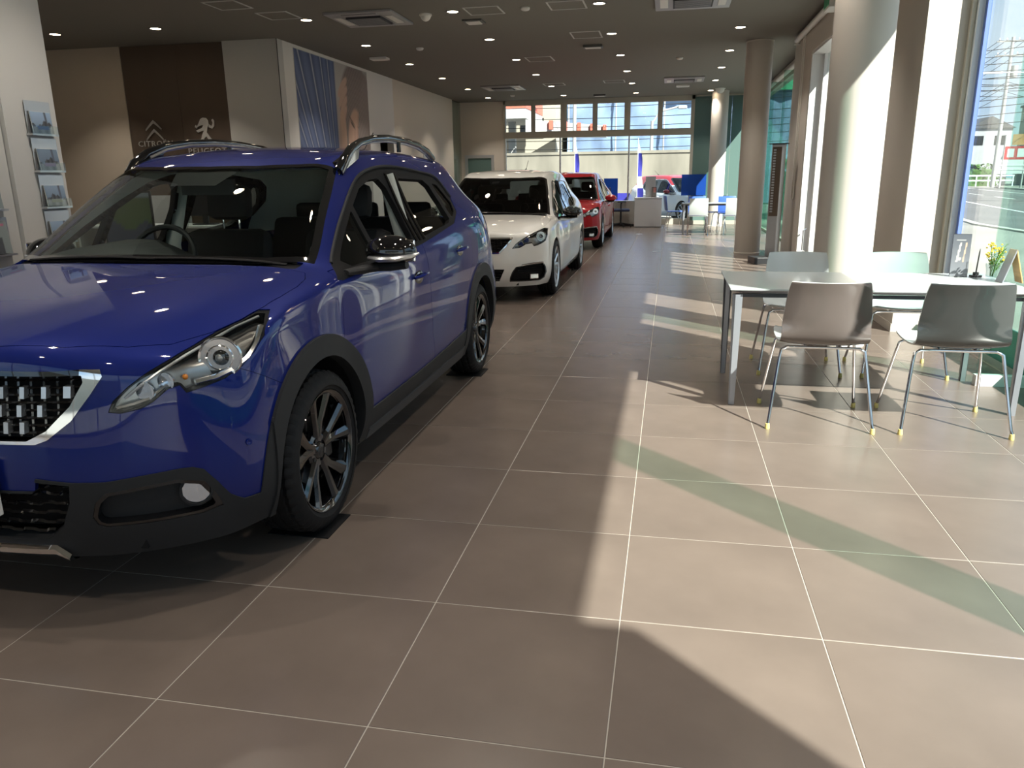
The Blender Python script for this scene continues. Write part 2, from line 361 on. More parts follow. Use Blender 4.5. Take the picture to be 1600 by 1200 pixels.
# sliding entrance: white lined reveal and three leaves
d=struct('door_2',B().box(2.66,XF+.06,11.07,11.1,0,3.06).box(2.66,XF+.06,7.40,7.43,0,3.06).box(2.66,XF+.06,7.43,11.07,3.02,3.06),'white_paint')
for y in (8.28,9.18,10.1,11.02): B().box(2.82,2.90,y-.025,y+.025,0,3.02).out('stile','white_paint',d)
for y in (8.6,9.5,10.4): B().box(2.94,3.0,y-.02,y+.02,0,3.02).out('stile','pale_frame',d)
B().box(2.80,3.02,7.43,11.07,0,.03).out('threshold','alu',d)
for a,b in ((7.45,8.25),(8.31,9.15),(9.21,10.07),(10.13,10.99)): B().box(2.857,2.863,a,b,.03,3.02).out('pane','window_glass',d)
B().tube([(2.76,11.0,.20),(2.72,10.96,.22),(2.72,10.96,.52),(2.76,11.0,.54)],.012).out('door_handle','chrome',d)
# facade beyond
w=struct('window_5',B().box(XF,XF+.06,12.77,YB,0,.05).box(XF-.04,XF+.10,12.77,YB,3.25,CZ),'alu_beige')
ys=[12.77,14.7,16.65,18.6,20.55,YB]
for a,b in zip(ys[:-1],ys[1:]): B().box(XF+.02,XF+.035,a+.006,b-.006,.05,3.25).out('pane','window_glass',w)
for y in ys[1:-1]:
    B().box(XF-.28,XF+.02,y-.008,y+.008,.06,3.25).out('glass_fin','fin_glass',w)
# wall behind and beside the camera: closed pier, then a glazed front
struct('wall_right_near',B().box(XF,XF+.3,-3.0,-2.07,0,CZ).box(XF,XF+.3,YN,-3.0,3.3,CZ),'column')
w=struct('window_6',B().box(XF,XF+.06,YN,-3.0,0,.05),'alu'); 
for a,b in ((YN,-4.5),(-4.49,-3.0)): B().box(XF+.02,XF+.035,a,b,.05,3.3).out('pane','window_glass',w)
w=struct('window_7',B().box(-6.5,XF,YN-.06,YN,0,.08).box(-6.5,XF,YN-.06,YN,3.2,CZ),'alu')
for k in range(6):
    a=-6.5+k*1.585; B().box(a,a+.06,YN-.06,YN,.08,3.2).out('mullion','alu',w); B().box(a+.06,a+1.585,YN-.03,YN-.02,.08,3.2).out('pane','window_glass',w)
struct('wall_near',B().box(XL,-6.5,YN-.1,YN,0,CZ),'wall_white')
struct('wall_far_left',B().box(XL-.1,XL,YN,10.6,0,CZ),'wall_white')
# ---- round columns ----
for k,(x,y,lab) in enumerate(((2.07,5.02,'round beige column behind the near meeting table, half in sunlight'),(2.09,12.85,'round beige column in the middle distance beside the entrance wall'),(1.93,20.75,'slim round column by the green glass at the far end'))):
    n=B(); n.lathe([(.228,0),(.228,.012),(.218,.02),(.218,CZ-.02),(.225,CZ-.015),(.225,CZ-.001)],64,c=(x,y,0))
    o=n.out('column','column',None,True,30); tag(o,lab,'column',kind='thing')
# rolled blind on the near facade (hangs outside the picture, shades the table)
bl=empty('roller_blind',(2.93,0,0),label='lowered roller blind on the near right window',cat='blind')
B().box(-.004,.0,1.42,3.30,2.18,3.42).out('blind_cloth','wall_grey',bl); B().box(-.02,.02,1.42,3.30,2.15,2.18).out('bottom_bar','alu',bl); B().tube([(0,1.42,3.43),(0,3.30,3.43)],.035).out('blind_tube','alu',bl)
# blind head and chain on the entrance pier
bl=empty('roller_blind',(2.6,0,0),label='white rolled-up blind head under the ceiling beside the large column',cat='blind')
B().tube([(0,9.7,3.40),(0,12.3,3.40)],.045,12).out('blind_tube','plastic_white',bl,True); B().box(-.03,.05,9.62,9.7,3.34,3.46).out('bracket','plastic_white',bl); B().box(-.03,.05,12.3,12.36,3.34,3.46).out('bracket','plastic_white',bl)
ch=[( .02,11.70,3.38),(.02,11.70,.95)]; 
pts=[(.02,11.74,3.38),(.02,11.74,1.05)]+[(.02,11.66-.08*math.cos(a),1.05-.09*math.sin(a)) for a in np.linspace(PI,0,9)][1:-1]+[(.02,11.58,1.05),(.02,11.58,3.38)]
B().tube(pts,.010,6).out('pull_chain','plastic_white',bl,True)
bl=empty('roller_blind',(2.93,0,0),label='rolled blind head above the far right windows past the middle column',cat='blind')
B().tube([(0,13.0,3.34),(0,17.2,3.34)],.045,12).out('blind_tube','plastic_white',bl,True); B().tube([(0,17.4,3.34),(0,21.4,3.34)],.045,12).out('blind_tube','plastic_white',bl,True)
bx=empty('exit_sign',(2.52,9.05,3.36),label='small white sign box with green face under the ceiling, top right',cat='sign')
B().box(-.06,.09,-.18,.18,-.12,.1,bev=.01).out('casing','plastic_white',bx); mat('sign_green',(.02,.35,.16),.4); B().box(-.066,-.06,-.15,.15,-.09,.07).out('face','sign_green',bx)
# ================= ceiling fittings =================
DLX=[-6.675,-4.33,-2.23,-.28,1.655]; DLY=[9.25,11.45,13.7,15.95,18.2,20.45]
def rowname(x): return {-8.353:'leftmost',-6.675:'second',-4.33:'third',-2.23:'fourth',-.28:'fifth',1.655:'sixth'}[x]
ld=bpy.data.lights.new('downlight','SPOT'); ld.energy=52; ld.color=(1,.91,.80); ld.spot_size=math.radians(100); ld.spot_blend=.6; ld.shadow_soft_size=.05
db=B(); db.lathe([(.082,-.001),(.095,-.003),(.095,-.008),(.078,-.010),(.072,-.004)],24); dring=db.out('ring','lamp_ring',None,True)
df=B(); df.lathe([(0,-.0045),(.072,-.0045)],24); dface=df.out('lamp_face','lamp_face')
first=True
ROWN=['nearest row','second row','third row','fourth row','fifth row','row nearest the end windows']
spots=[(x,y) for x in DLX+[-8.353] for y in DLY if not (x<-6 and y>9.5)]+[(x,y) for x in (-8.35,-6.675,-4.33,-2.23,-.28,1.655) for y in (7.0,4.8,2.6,.4,-1.8)]
for (x,y) in spots:
    if y>9: lab='lit round ceiling downlight, %s file from the left, %s'%(rowname(x),ROWN[min(range(6),key=lambda k:abs(DLY[k]-y))])
    else: lab='lit downlight out of frame, %s file from left, %s'%(rowname(-8.353 if x<-8 else x),{7.0:'row just past the top edge',4.8:'row over the large column',2.6:'row over the meeting table',.4:'row over the blue car nose',-1.8:'row over the camera'}[y])
    e=empty('downlight',(x,y,CZ),label=lab,cat='ceiling light',group='round downlights in the dark ceiling')
    if first: dring.parent=e; dface.parent=e; first=False
    else:
        a=dring.copy(); COL.objects.link(a); a.parent=e; a=dface.copy(); COL.objects.link(a); a.parent=e
    l=bpy.data.objects.new('lamp',ld); COL.objects.link(l); l.parent=e; l.location=(0,0,-.02)
def hatch(x0,x1,y0,y1,lab):
    e=empty('ceiling_hatch',((x0+x1)/2,(y0+y1)/2,CZ),label=lab,cat='ceiling hatch',group='square access hatches in the ceiling'); hx,hy=(x1-x0)/2,(y1-y0)/2; t=.022
    n=B(); n.box(-hx,hx,-hy,-hy+t,-.008,0).box(-hx,hx,hy-t,hy,-.008,0).box(-hx,-hx+t,-hy+t,hy-t,-.008,0).box(hx-t,hx,-hy+t,hy-t,-.008,0); n.out('frame','hatch_frame',e)
    B().box(-hx+t,hx-t,-hy+t,hy-t,-.004,0).out('panel','ceiling',e)
for a in [(-5.09,-4.64,7.9,8.38,'square ceiling hatch at the top left edge of the picture'),(-4.78,-4.33,8.65,9.12,'square ceiling hatch beside the leftmost air conditioner'),(-2.05,-1.57,9.05,9.54,'square ceiling hatch right of the white camera dome'),(-.94,-.455,9.0,9.5,'square ceiling hatch at the top centre edge'),(-.91,-.44,11.17,11.75,'square ceiling hatch in the middle of the hall, left of the fifth file of lamps'),(-2.035,-1.54,13.47,14.05,'square ceiling hatch between the third and fourth rows of lamps'),(-2.36,-1.86,17.63,18.1,'distant square ceiling hatch over the red car, the left one of two'),(-.915,-.425,17.45,17.96,'distant square ceiling hatch over the aisle, the right one of two')]: hatch(*a)
def ac(x,y,w,lab,sy=None):
    e=empty('air_conditioner',(x,y,CZ-.001),label=lab,cat='air conditioner',group='ceiling cassette air conditioners'); h=w/2; sy=sy or h
    B().box(-h,h,-sy,sy,-.03,0,bev=.006).out('cover','ac_silver',e)
    i=h*.52; j=sy*.52
    g=B().box(-i,i,-j,j,-.055,-.03,bev=.004).out('grille','ac_dark',e)
    n=B()
    for k in range(9): yy=-j+.03+k*(2*j-.06)/8; n.box(-i+.02,i-.02,yy-.008,yy+.008,-.060,-.055)
    n.out('slat','ac_silver',g)
    for sx in (-1,1): B().box(sx*h*.76-.05,sx*h*.76+.05,-j,j,-.042,-.03,bev=.004).out('louvre','plastic_white' if w<1 else 'ac_silver',e)
    for s2 in (-1,1): B().box(-i,i,s2*sy*.76-.05,s2*sy*.76+.05,-.042,-.03,bev=.004).out('louvre','ac_silver',e)
ac(-3.44,9.34,.95,'silver ceiling air conditioner nearest the camera, left of the camera dome')
ac(.9,9.33,.95,'ceiling air conditioner cut by the top edge, above the aisle')
ac(-3.40,18.1,.95,'distant ceiling air conditioner above the white car')
ac(.93,17.75,.9,'distant ceiling air conditioner near the middle column')
e=empty('loudspeaker_panel',(-2.11,9.94,CZ),label='small square white ceiling panel near the top, beside a hatch',cat='ceiling vent')
B().box(-.14,.14,-.14,.14,-.02,0).out('frame','lamp_ring',e); B().box(-.1,.1,-.1,.1,-.035,-.02,bev=.004).out('face','plastic_white',e)
def dome(x,y,r,lab,nm='camera_dome',cat='security camera'):
    e=empty(nm,(x,y,CZ),label=lab,cat=cat)
    B().lathe([(r,0),(r,-.02),(r*.9,-.028)],24).out('base','plastic_white',e,True)
    B().lathe([(r*.84,-.02)]+[(r*.84*math.cos(q),-.02-r*.84*math.sin(q)) for q in np.linspace(.15,PI/2-.02,8)],24).out('cover','plastic_white',e,True)
dome(-2.63,9.32,.085,'white hemispherical camera dome right of the nearest air conditioner')
dome(1.87,20.0,.13,'white camera dome at the head of the far column')
for x,y,l in ((-3.56,11.95,'small round smoke detector left of centre, by the third file of lamps'),(-1.25,9.27,'small round smoke detector near the top edge, between two hatches'),(.79,14.35,'small round smoke detector above the aisle, right of centre'),(-3.55,20.0,'distant smoke detector in front of the end windows')):
    e=empty('smoke_detector',(x,y,CZ),label=l,cat='smoke detector',group='smoke detectors on the ceiling')
    B().lathe([(.062,0),(.062,-.018),(.048,-.034),(.018,-.04),(0.0001,-.04)],20).out('housing','plastic_white',e,True)
for x,y,l in ((-.67,12.5,'small dark emergency lamp box on the ceiling, mid aisle'),(-1.26,20.6,'small dark ceiling box just before the end windows'),(.92,19.0,'flat white ceiling box just behind the far air conditioner'),(-4.59,12.76,'small white ceiling sensor near the mural')):
    e=empty('ceiling_box',(x,y,CZ),label=l,cat='ceiling fitting')
    B().box(-.16,.16,-.1,.1,-.04,0,bev=.006).out('housing','lamp_ring' if x<0 and x>-4 else 'plastic_white',e); B().box(-.13,.13,-.07,.07,-.046,-.04).out('lens','plastic_white',e)
# ---------- car body surface: a control cage smoothed into one skin ----------
def suv_cage():
    # top rows: per lateral column i=0..5 : (u, v, z)
    T=[
     [(0,.035,.855),(.22,.045,.855),(.42,.10,.85),(.58,.21,.845),(.69,.33,.84),(.765,.46,.85)],
     [(0,.11,.905),(.22,.12,.905),(.42,.18,.895),(.57,.29,.885),(.68,.41,.875),(.775,.55,.885)],
     [(0,.34,.965),(.22,.35,.965),(.42,.38,.955),(.57,.45,.94),(.68,.54,.925),(.78,.68,.91)],
     [(0,.62,1.005),(.23,.63,1.005),(.43,.65,.998),(.58,.69,.985),(.69,.75,.965),(.785,.86,.935)],
     [(0,.88,1.035),(.24,.89,1.035),(.45,.92,1.028),(.60,.96,1.015),(.70,1.0,.99),(.785,1.05,.955)],
     [(0,.96,1.075),(.25,.98,1.073),(.46,1.02,1.066),(.62,1.08,1.05),(.70,1.14,1.02),(.78,1.22,.965)],
     [(0,1.27,1.275),(.25,1.28,1.27),(.45,1.32,1.255),(.60,1.38,1.225),(.695,1.42,1.09),(.775,1.48,.975)],
     [(0,1.62,1.44),(.25,1.63,1.435),(.43,1.66,1.425),(.55,1.70,1.385),(.68,1.76,1.16),(.775,1.82,.99)],
     [(0,2.05,1.505),(.25,2.05,1.50),(.45,2.05,1.48),(.565,2.06,1.43),(.675,2.12,1.19),(.775,2.16,1.005)],
     [(0,2.65,1.52),(.25,2.65,1.515),(.45,2.65,1.495),(.565,2.65,1.445),(.67,2.65,1.215),(.775,2.65,1.035)],
     [(0,3.25,1.50),(.25,3.25,1.495),(.44,3.25,1.475),(.55,3.25,1.43),(.66,3.25,1.24),(.77,3.25,1.085)],
     [(0,3.75,1.455),(.25,3.75,1.45),(.42,3.72,1.435),(.52,3.68,1.395),(.63,3.68,1.24),(.74,3.68,1.12)],
     [(0,3.97,1.24),(.25,3.96,1.24),(.42,3.93,1.23),(.53,3.88,1.22),(.62,3.88,1.16),(.71,3.90,1.09)],
     [(0,4.09,1.03),(.25,4.08,1.03),(.42,4.05,1.02),(.56,4.0,1.01),(.65,3.97,1.0),(.72,3.95,.98)],
    ]
    # flank rows k=1..5 below the belt, (du from belt u, dv, z)
    kz=[None,.80,.66,.50,.34,.215]
    F=[]
    for j,row in enumerate(T):
        u,v,z=row[5]; col=[]
        fr=[.72,.74,.76,.775,.79,.80,.805,.81,.81,.81,.81,.80,.775,.745][j]
        for k in range(1,6):
            zz=kz[k] if k>1 else min(kz[1]+.10*max(0,(z-.85)/.2), z-.065)
            uu=fr+[0,.008,.022,.02,.008,-.035][k]
            vv=v+(2.1-v)*0
            if j==0: vv=[0,.40,.36,.335,.34,.38][k]; uu=[0,.77,.775,.775,.765,.73][k]
            if j==1: vv=[0,.52,.49,.47,.47,.50][k]; uu=[0,.792,.80,.805,.80,.765][k]
            if j==2: uu+=.03
            if j==3: uu+=.02
            if j==12: vv=[0,3.95,4.0,4.02,4.0,3.95][k]; uu=[0,.75,.775,.785,.77,.73][k]
            if j==13: vv=[0,4.03,4.07,4.10,4.08,4.03][k]; uu=[0,.70,.70,.70,.69,.66][k]
            col.append((uu,vv,zz))
        F.append(col)
    # front rows k=1..5, columns i=0..4
    A=[]; 
    fz=[None,.79,.66,.50,.34,.215]
    for k in range(1,6):
        r=[]
        for i,(u,off) in enumerate([(0,0),(.22,.008),(.42,.05),(.57,.13),(.69,.235)]):
            v0=[0,.02,.0,-.012,.005,.05][k]
            r.append((u,v0+off,fz[k]))
        A.append(r)
    B=[]
    bz=[None,.86,.70,.52,.36,.25]
    for k in range(1,6):
        r=[]
        for i,(u,off) in enumerate([(0,0),(.22,-.005),(.40,-.02),(.53,-.05),(.63,-.09)]):
            v0=[0,4.12,4.14,4.175,4.17,4.12][k]
            r.append((u,v0+off,bz[k]))
        B.append(r)
    return T,F,A,B

def hatch_cage():
    """lower, longer five door hatchback: L 4.25, H 1.46, W 1.80"""
    T,F,A,B=suv_cage()
    def w(p):
        u,v,z=p
        # length: nose .86 overhang, wheelbase 2.62, tail .77
        v2=np.interp(v,[-.02,.83,1.0,1.65,3.37,4.17],[-.02,.86,1.10,1.86,3.48,4.25])
        z2=np.interp(z,[.2,.34,.5,.66,.80,.86,.90,.965,1.04,1.25,1.44,1.52],[.17,.28,.43,.60,.72,.765,.80,.865,.93,1.16,1.385,1.455])
        # a longer, flatter cabin tail
        return (u*1.03,float(v2),float(z2))
    f=lambda L:[[w(p) for p in r] for r in L]
    T,F,A,B=f(T),f(F),f(A),f(B)
    return T,F,A,B

def build_cage(T,F,A,B):
    V=[];idx={}
    def vid(key,p):
        if key not in idx: idx[key]=len(V); V.append(p)
        return idx[key]
    nj=len(T)
    def top(j,i):
        s=-1 if i<0 else 1; u,v,z=T[j][abs(i)]
        return vid(('t',j,i),(s*u,v,z))
    def fl(j,k,s):
        if k==0: return top(j,5*s)
        u,v,z=F[j][k-1]; return vid(('f',j,k,s),(s*u,v,z))
    def fr(k,i):
        if k==0: return top(0,i)
        if abs(i)==5: return fl(0,k,1 if i>0 else -1)
        s=-1 if i<0 else 1; u,v,z=A[k-1][abs(i)]
        return vid(('a',k,i),(s*u,v,z))
    def rr(k,i):
        if k==0: return top(nj-1,i)
        if abs(i)==5: return fl(nj-1,k,1 if i>0 else -1)
        s=-1 if i<0 else 1; u,v,z=B[k-1][abs(i)]
        return vid(('b',k,i),(s*u,v,z))
    Q=[]
    for j in range(nj-1):
        for i in range(-5,5): Q.append((top(j,i),top(j,i+1),top(j+1,i+1),top(j+1,i)))
        for k in range(5):
            Q.append((fl(j,k,1),fl(j,k+1,1),fl(j+1,k+1,1),fl(j+1,k,1)))
            Q.append((fl(j,k,-1),fl(j+1,k,-1),fl(j+1,k+1,-1),fl(j,k+1,-1)))
    for k in range(5):
        for i in range(-5,5):
            Q.append((fr(k+1,i),fr(k+1,i+1),fr(k,i+1),fr(k,i)))
            Q.append((rr(k,i),rr(k,i+1),rr(k+1,i+1),rr(k+1,i)))
    return np.array(V,float),Q

def subsurf(V,Q,level):
    me=bpy.data.meshes.new('tmp'); me.from_pydata([tuple(p) for p in V],[],Q)
    ob=bpy.data.objects.new('tmp',me); bpy.context.scene.collection.objects.link(ob)
    m=ob.modifiers.new('s','SUBSURF'); m.levels=level; m.use_limit_surface=True
    dg=bpy.context.evaluated_depsgraph_get(); ev=ob.evaluated_get(dg).to_mesh()
    n=len(ev.vertices); P=np.empty(n*3); ev.vertices.foreach_get('co',P)
    N=np.empty(n*3); ev.vertices.foreach_get('normal',N)
    L=np.empty(len(ev.loops),int); ev.loops.foreach_get('vertex_index',L)
    q=L.reshape(-1,4)
    bpy.data.objects.remove(ob); bpy.data.meshes.remove(me)
    return P.reshape(-1,3),N.reshape(-1,3),q
def skin(cage,level=4):
    V0,Q=build_cage(*cage); V=V0.copy()
    for _ in range(3):
        P,N,q=subsurf(V,Q,1)
        V+= .8*(V0-P[:len(V)])
    P,N,q=subsurf(V,Q,level)
    T=np.concatenate([q[:,[0,1,2]],q[:,[0,2,3]]])
    return P,N,T
# ================= skins cut into panels =================
class Patch:
    def __init__(s,P,N,T): s.P,s.N,s.T=P,N,T
    def sub(s,mask):
        T=s.T[mask]; u,inv=np.unique(T.ravel(),return_inverse=True)
        return Patch(s.P[u],s.N[u],inv.reshape(-1,3))
    def moved(s,off):
        return Patch(s.P+s.N*off,s.N,s.T)
def refine(pt,f,times=1):
    for _ in range(times):
        d=f(pt.P)[pt.T]; mixed=(d.min(1)<0)&(d.max(1)>0)
        e=np.linalg.norm(pt.P[pt.T[:,0]]-pt.P[pt.T[:,1]],axis=1)
        if not mixed.any(): return pt
        T=pt.T[mixed]; E=np.sort(np.concatenate([T[:,[0,1]],T[:,[1,2]],T[:,[2,0]]]),axis=1)
        U,inv=np.unique(E,axis=0,return_inverse=True); inv=inv.ravel(); n=len(pt.P); m=len(T)
        MP=(pt.P[U[:,0]]+pt.P[U[:,1]])/2; MN=pt.N[U[:,0]]+pt.N[U[:,1]]; MN/=np.linalg.norm(MN,axis=1)[:,None]+1e-12
        a,b,c=n+inv[:m],n+inv[m:2*m],n+inv[2*m:]
        newT=np.concatenate([np.stack([T[:,0],a,c],1),np.stack([a,T[:,1],b],1),np.stack([c,b,T[:,2]],1),np.stack([a,b,c],1)])
        pt=Patch(np.concatenate([pt.P,MP]),np.concatenate([pt.N,MN]),np.concatenate([pt.T[~mixed],newT]))
    return pt
def clip(pt,f,ref=0):
    """split by the zero line of f: returns (inside f<0, outside f>0)"""
    if len(pt.T)==0: return pt,pt
    if ref: pt=refine(pt,f,ref)
    d=f(pt.P); d=np.where(np.abs(d)<1e-7,1e-7,d)
    s=d[pt.T]<0; c=s.sum(1)
    IN=[pt.T[c==3]]; OUT=[pt.T[c==0]]; n=len(pt.P); EX=[];
    mx=(c==1)|(c==2)
    T=pt.T[mx]; sm=s[mx]; cm=c[mx]
    if len(T):
        # rotate so that the odd one is first
        odd=np.where((cm==1)[:,None],sm,~sm).argmax(1)
        r=np.arange(len(T)); A=T[r,odd];Bv=T[r,(odd+1)%3];Cv=T[r,(odd+2)%3]
        E=np.concatenate([np.sort(np.stack([A,Bv],1),1),np.sort(np.stack([A,Cv],1),1)])
        U,inv=np.unique(E,axis=0,return_inverse=True); inv=inv.ravel()
        t=d[U[:,0]]/(d[U[:,0]]-d[U[:,1]]); t=t[:,None]
        NP=pt.P[U[:,0]]*(1-t)+pt.P[U[:,1]]*t; NN=pt.N[U[:,0]]*(1-t)+pt.N[U[:,1]]*t; NN/=np.linalg.norm(NN,axis=1)[:,None]+1e-12
        p,q=n+inv[:len(T)],n+inv[len(T):]
        tip=np.stack([A,p,q],1); q1=np.stack([p,Bv,Cv],1); q2=np.stack([p,Cv,q],1)
        one=cm==1
        IN+= [tip[one],q1[~one],q2[~one]]; OUT+=[tip[~one],q1[one],q2[one]]
        P=np.concatenate([pt.P,NP]);N=np.concatenate([pt.N,NN])
    else: P,N=pt.P,pt.N
    full=Patch(P,N,None)
    def mk(L):
        T=np.concatenate(L)
        if len(T)==0: return Patch(np.zeros((0,3)),np.zeros((0,3)),np.zeros((0,3),int))
        u,inv=np.unique(T.ravel(),return_inverse=True); return Patch(P[u],N[u],inv.reshape(-1,3))
    return mk(IN),mk(OUT)
def poly_sdf(poly):
    Q=np.array(poly,float); A=Q; Bq=np.roll(Q,-1,axis=0)
    lo,hi=Q.min(0)-.25,Q.max(0)+.25
    def f(X):
        out=np.full(len(X),.25); m=((X>lo)&(X<hi)).all(1); Y=X[m]
        if len(Y)==0: return out
        dmin=np.full(len(Y),1e9); ins=np.zeros(len(Y),bool)
        for a,b in zip(A,Bq):
            e=b-a; w=Y-a; t=np.clip((w@e)/(e@e+1e-15),0,1); dd=((w-t[:,None]*e)**2).sum(1); dmin=np.minimum(dmin,dd)
            c=((a[1]<=Y[:,1])!=(b[1]<=Y[:,1]))
            if abs(e[1])>1e-12: c&=(Y[:,0]<a[0]+(Y[:,1]-a[1])*e[0]/e[1])
            ins^=c
        out[m]=np.sqrt(dmin)*np.where(ins,-1,1); return out
    return f
def side(poly,smooth=0,umin=.3):
    if smooth: poly=cr_curve(poly,smooth)
    g=poly_sdf(poly)
    return lambda P: np.maximum(g(P[:,1:3]),(umin-np.abs(P[:,0])))
def front(poly,smooth=0,vmax=1.0,vmin=-9,sym=True):
    if smooth: poly=cr_curve(poly,smooth)
    g=poly_sdf(poly)
    return lambda P: np.maximum(np.maximum(g(np.stack([np.abs(P[:,0]) if sym else P[:,0],P[:,2]],1)),P[:,1]-vmax),vmin-P[:,1])
def topv(poly,smooth=0,zmin=.8):
    if smooth: poly=cr_curve(poly,smooth)
    g=poly_sdf(poly)
    return lambda P: np.maximum(g(np.stack([np.abs(P[:,0]),P[:,1]],1)),zmin-P[:,2])
def circ(v,z,r,umin=.3): return lambda P: np.maximum(np.hypot(P[:,1]-v,P[:,2]-z)-r,umin-np.abs(P[:,0]))
def fmax(*fs): return lambda P: np.maximum.reduce([f(P) for f in fs])
def fmin(*fs): return lambda P: np.minimum.reduce([f(P) for f in fs])
def neg(f): return lambda P:-f(P)
def grow(f,g): return lambda P:f(P)+g   # inset by g
def plane(ax,val,s=1): return lambda P: s*(P[:,ax]-val)
def emit(pt,name,m,parent,off=0.,lip=.014,lipdir=None,two=False):
    """turn a patch into one mesh object, its open edges folded inwards"""
    if len(pt.T)==0: return None
    P=pt.P+pt.N*off; N=pt.N; T=pt.T
    V=P; NV=N; F=T
    if lip:
        E=np.concatenate([T[:,[0,1]],T[:,[1,2]],T[:,[2,0]]]); S=np.sort(E,1)
        U,idx,cnt=np.unique(S,axis=0,return_index=True,return_counts=True); Eb=E[idx[cnt==1]]
        if len(Eb):
            b=np.unique(Eb); mp={int(x):k for k,x in enumerate(b)}; n=len(P)
            top=P[b]; bot=P[b]-N[b]*lip
            a0=np.array([mp[int(x)] for x in Eb[:,0]]); a1=np.array([mp[int(x)] for x in Eb[:,1]])
            ed=P[Eb[:,1]]-P[Eb[:,0]]; on=np.cross(ed,N[Eb[:,0]]); on/=np.linalg.norm(on,axis=1)[:,None]+1e-12
            nb=np.zeros((len(b),3)); np.add.at(nb,a0,on); np.add.at(nb,a1,on); nb/=np.linalg.norm(nb,axis=1)[:,None]+1e-12
            V=np.concatenate([P,top,bot]); NV=np.concatenate([N,nb,nb]); k=len(b)
            F=np.concatenate([T,np.stack([n+a1,n+a0,n+k+a0],1),np.stack([n+a1,n+k+a0,n+k+a1],1)])
    me=bpy.data.meshes.new(name); me.vertices.add(len(V)); me.vertices.foreach_set('co',V.ravel())
    me.loops.add(len(F)*3); me.loops.foreach_set('vertex_index',F.ravel().astype(np.int32)); me.polygons.add(len(F))
    me.polygons.foreach_set('loop_start',np.arange(0,len(F)*3,3,dtype=np.int32)); me.polygons.foreach_set('use_smooth',np.ones(len(F),bool))
    me.materials.append(M[m]); me.update(calc_edges=True)
    me.normals_split_custom_set_from_vertices([tuple(x) for x in NV])
    o=bpy.data.objects.new(name,me); return link(o,parent)
def flip(pt): return Patch(pt.P,-pt.N,pt.T[:,::-1])
def halves(pt):
    c=pt.P[pt.T].mean(1)[:,0]; return pt.sub(c>0),pt.sub(c<=0)
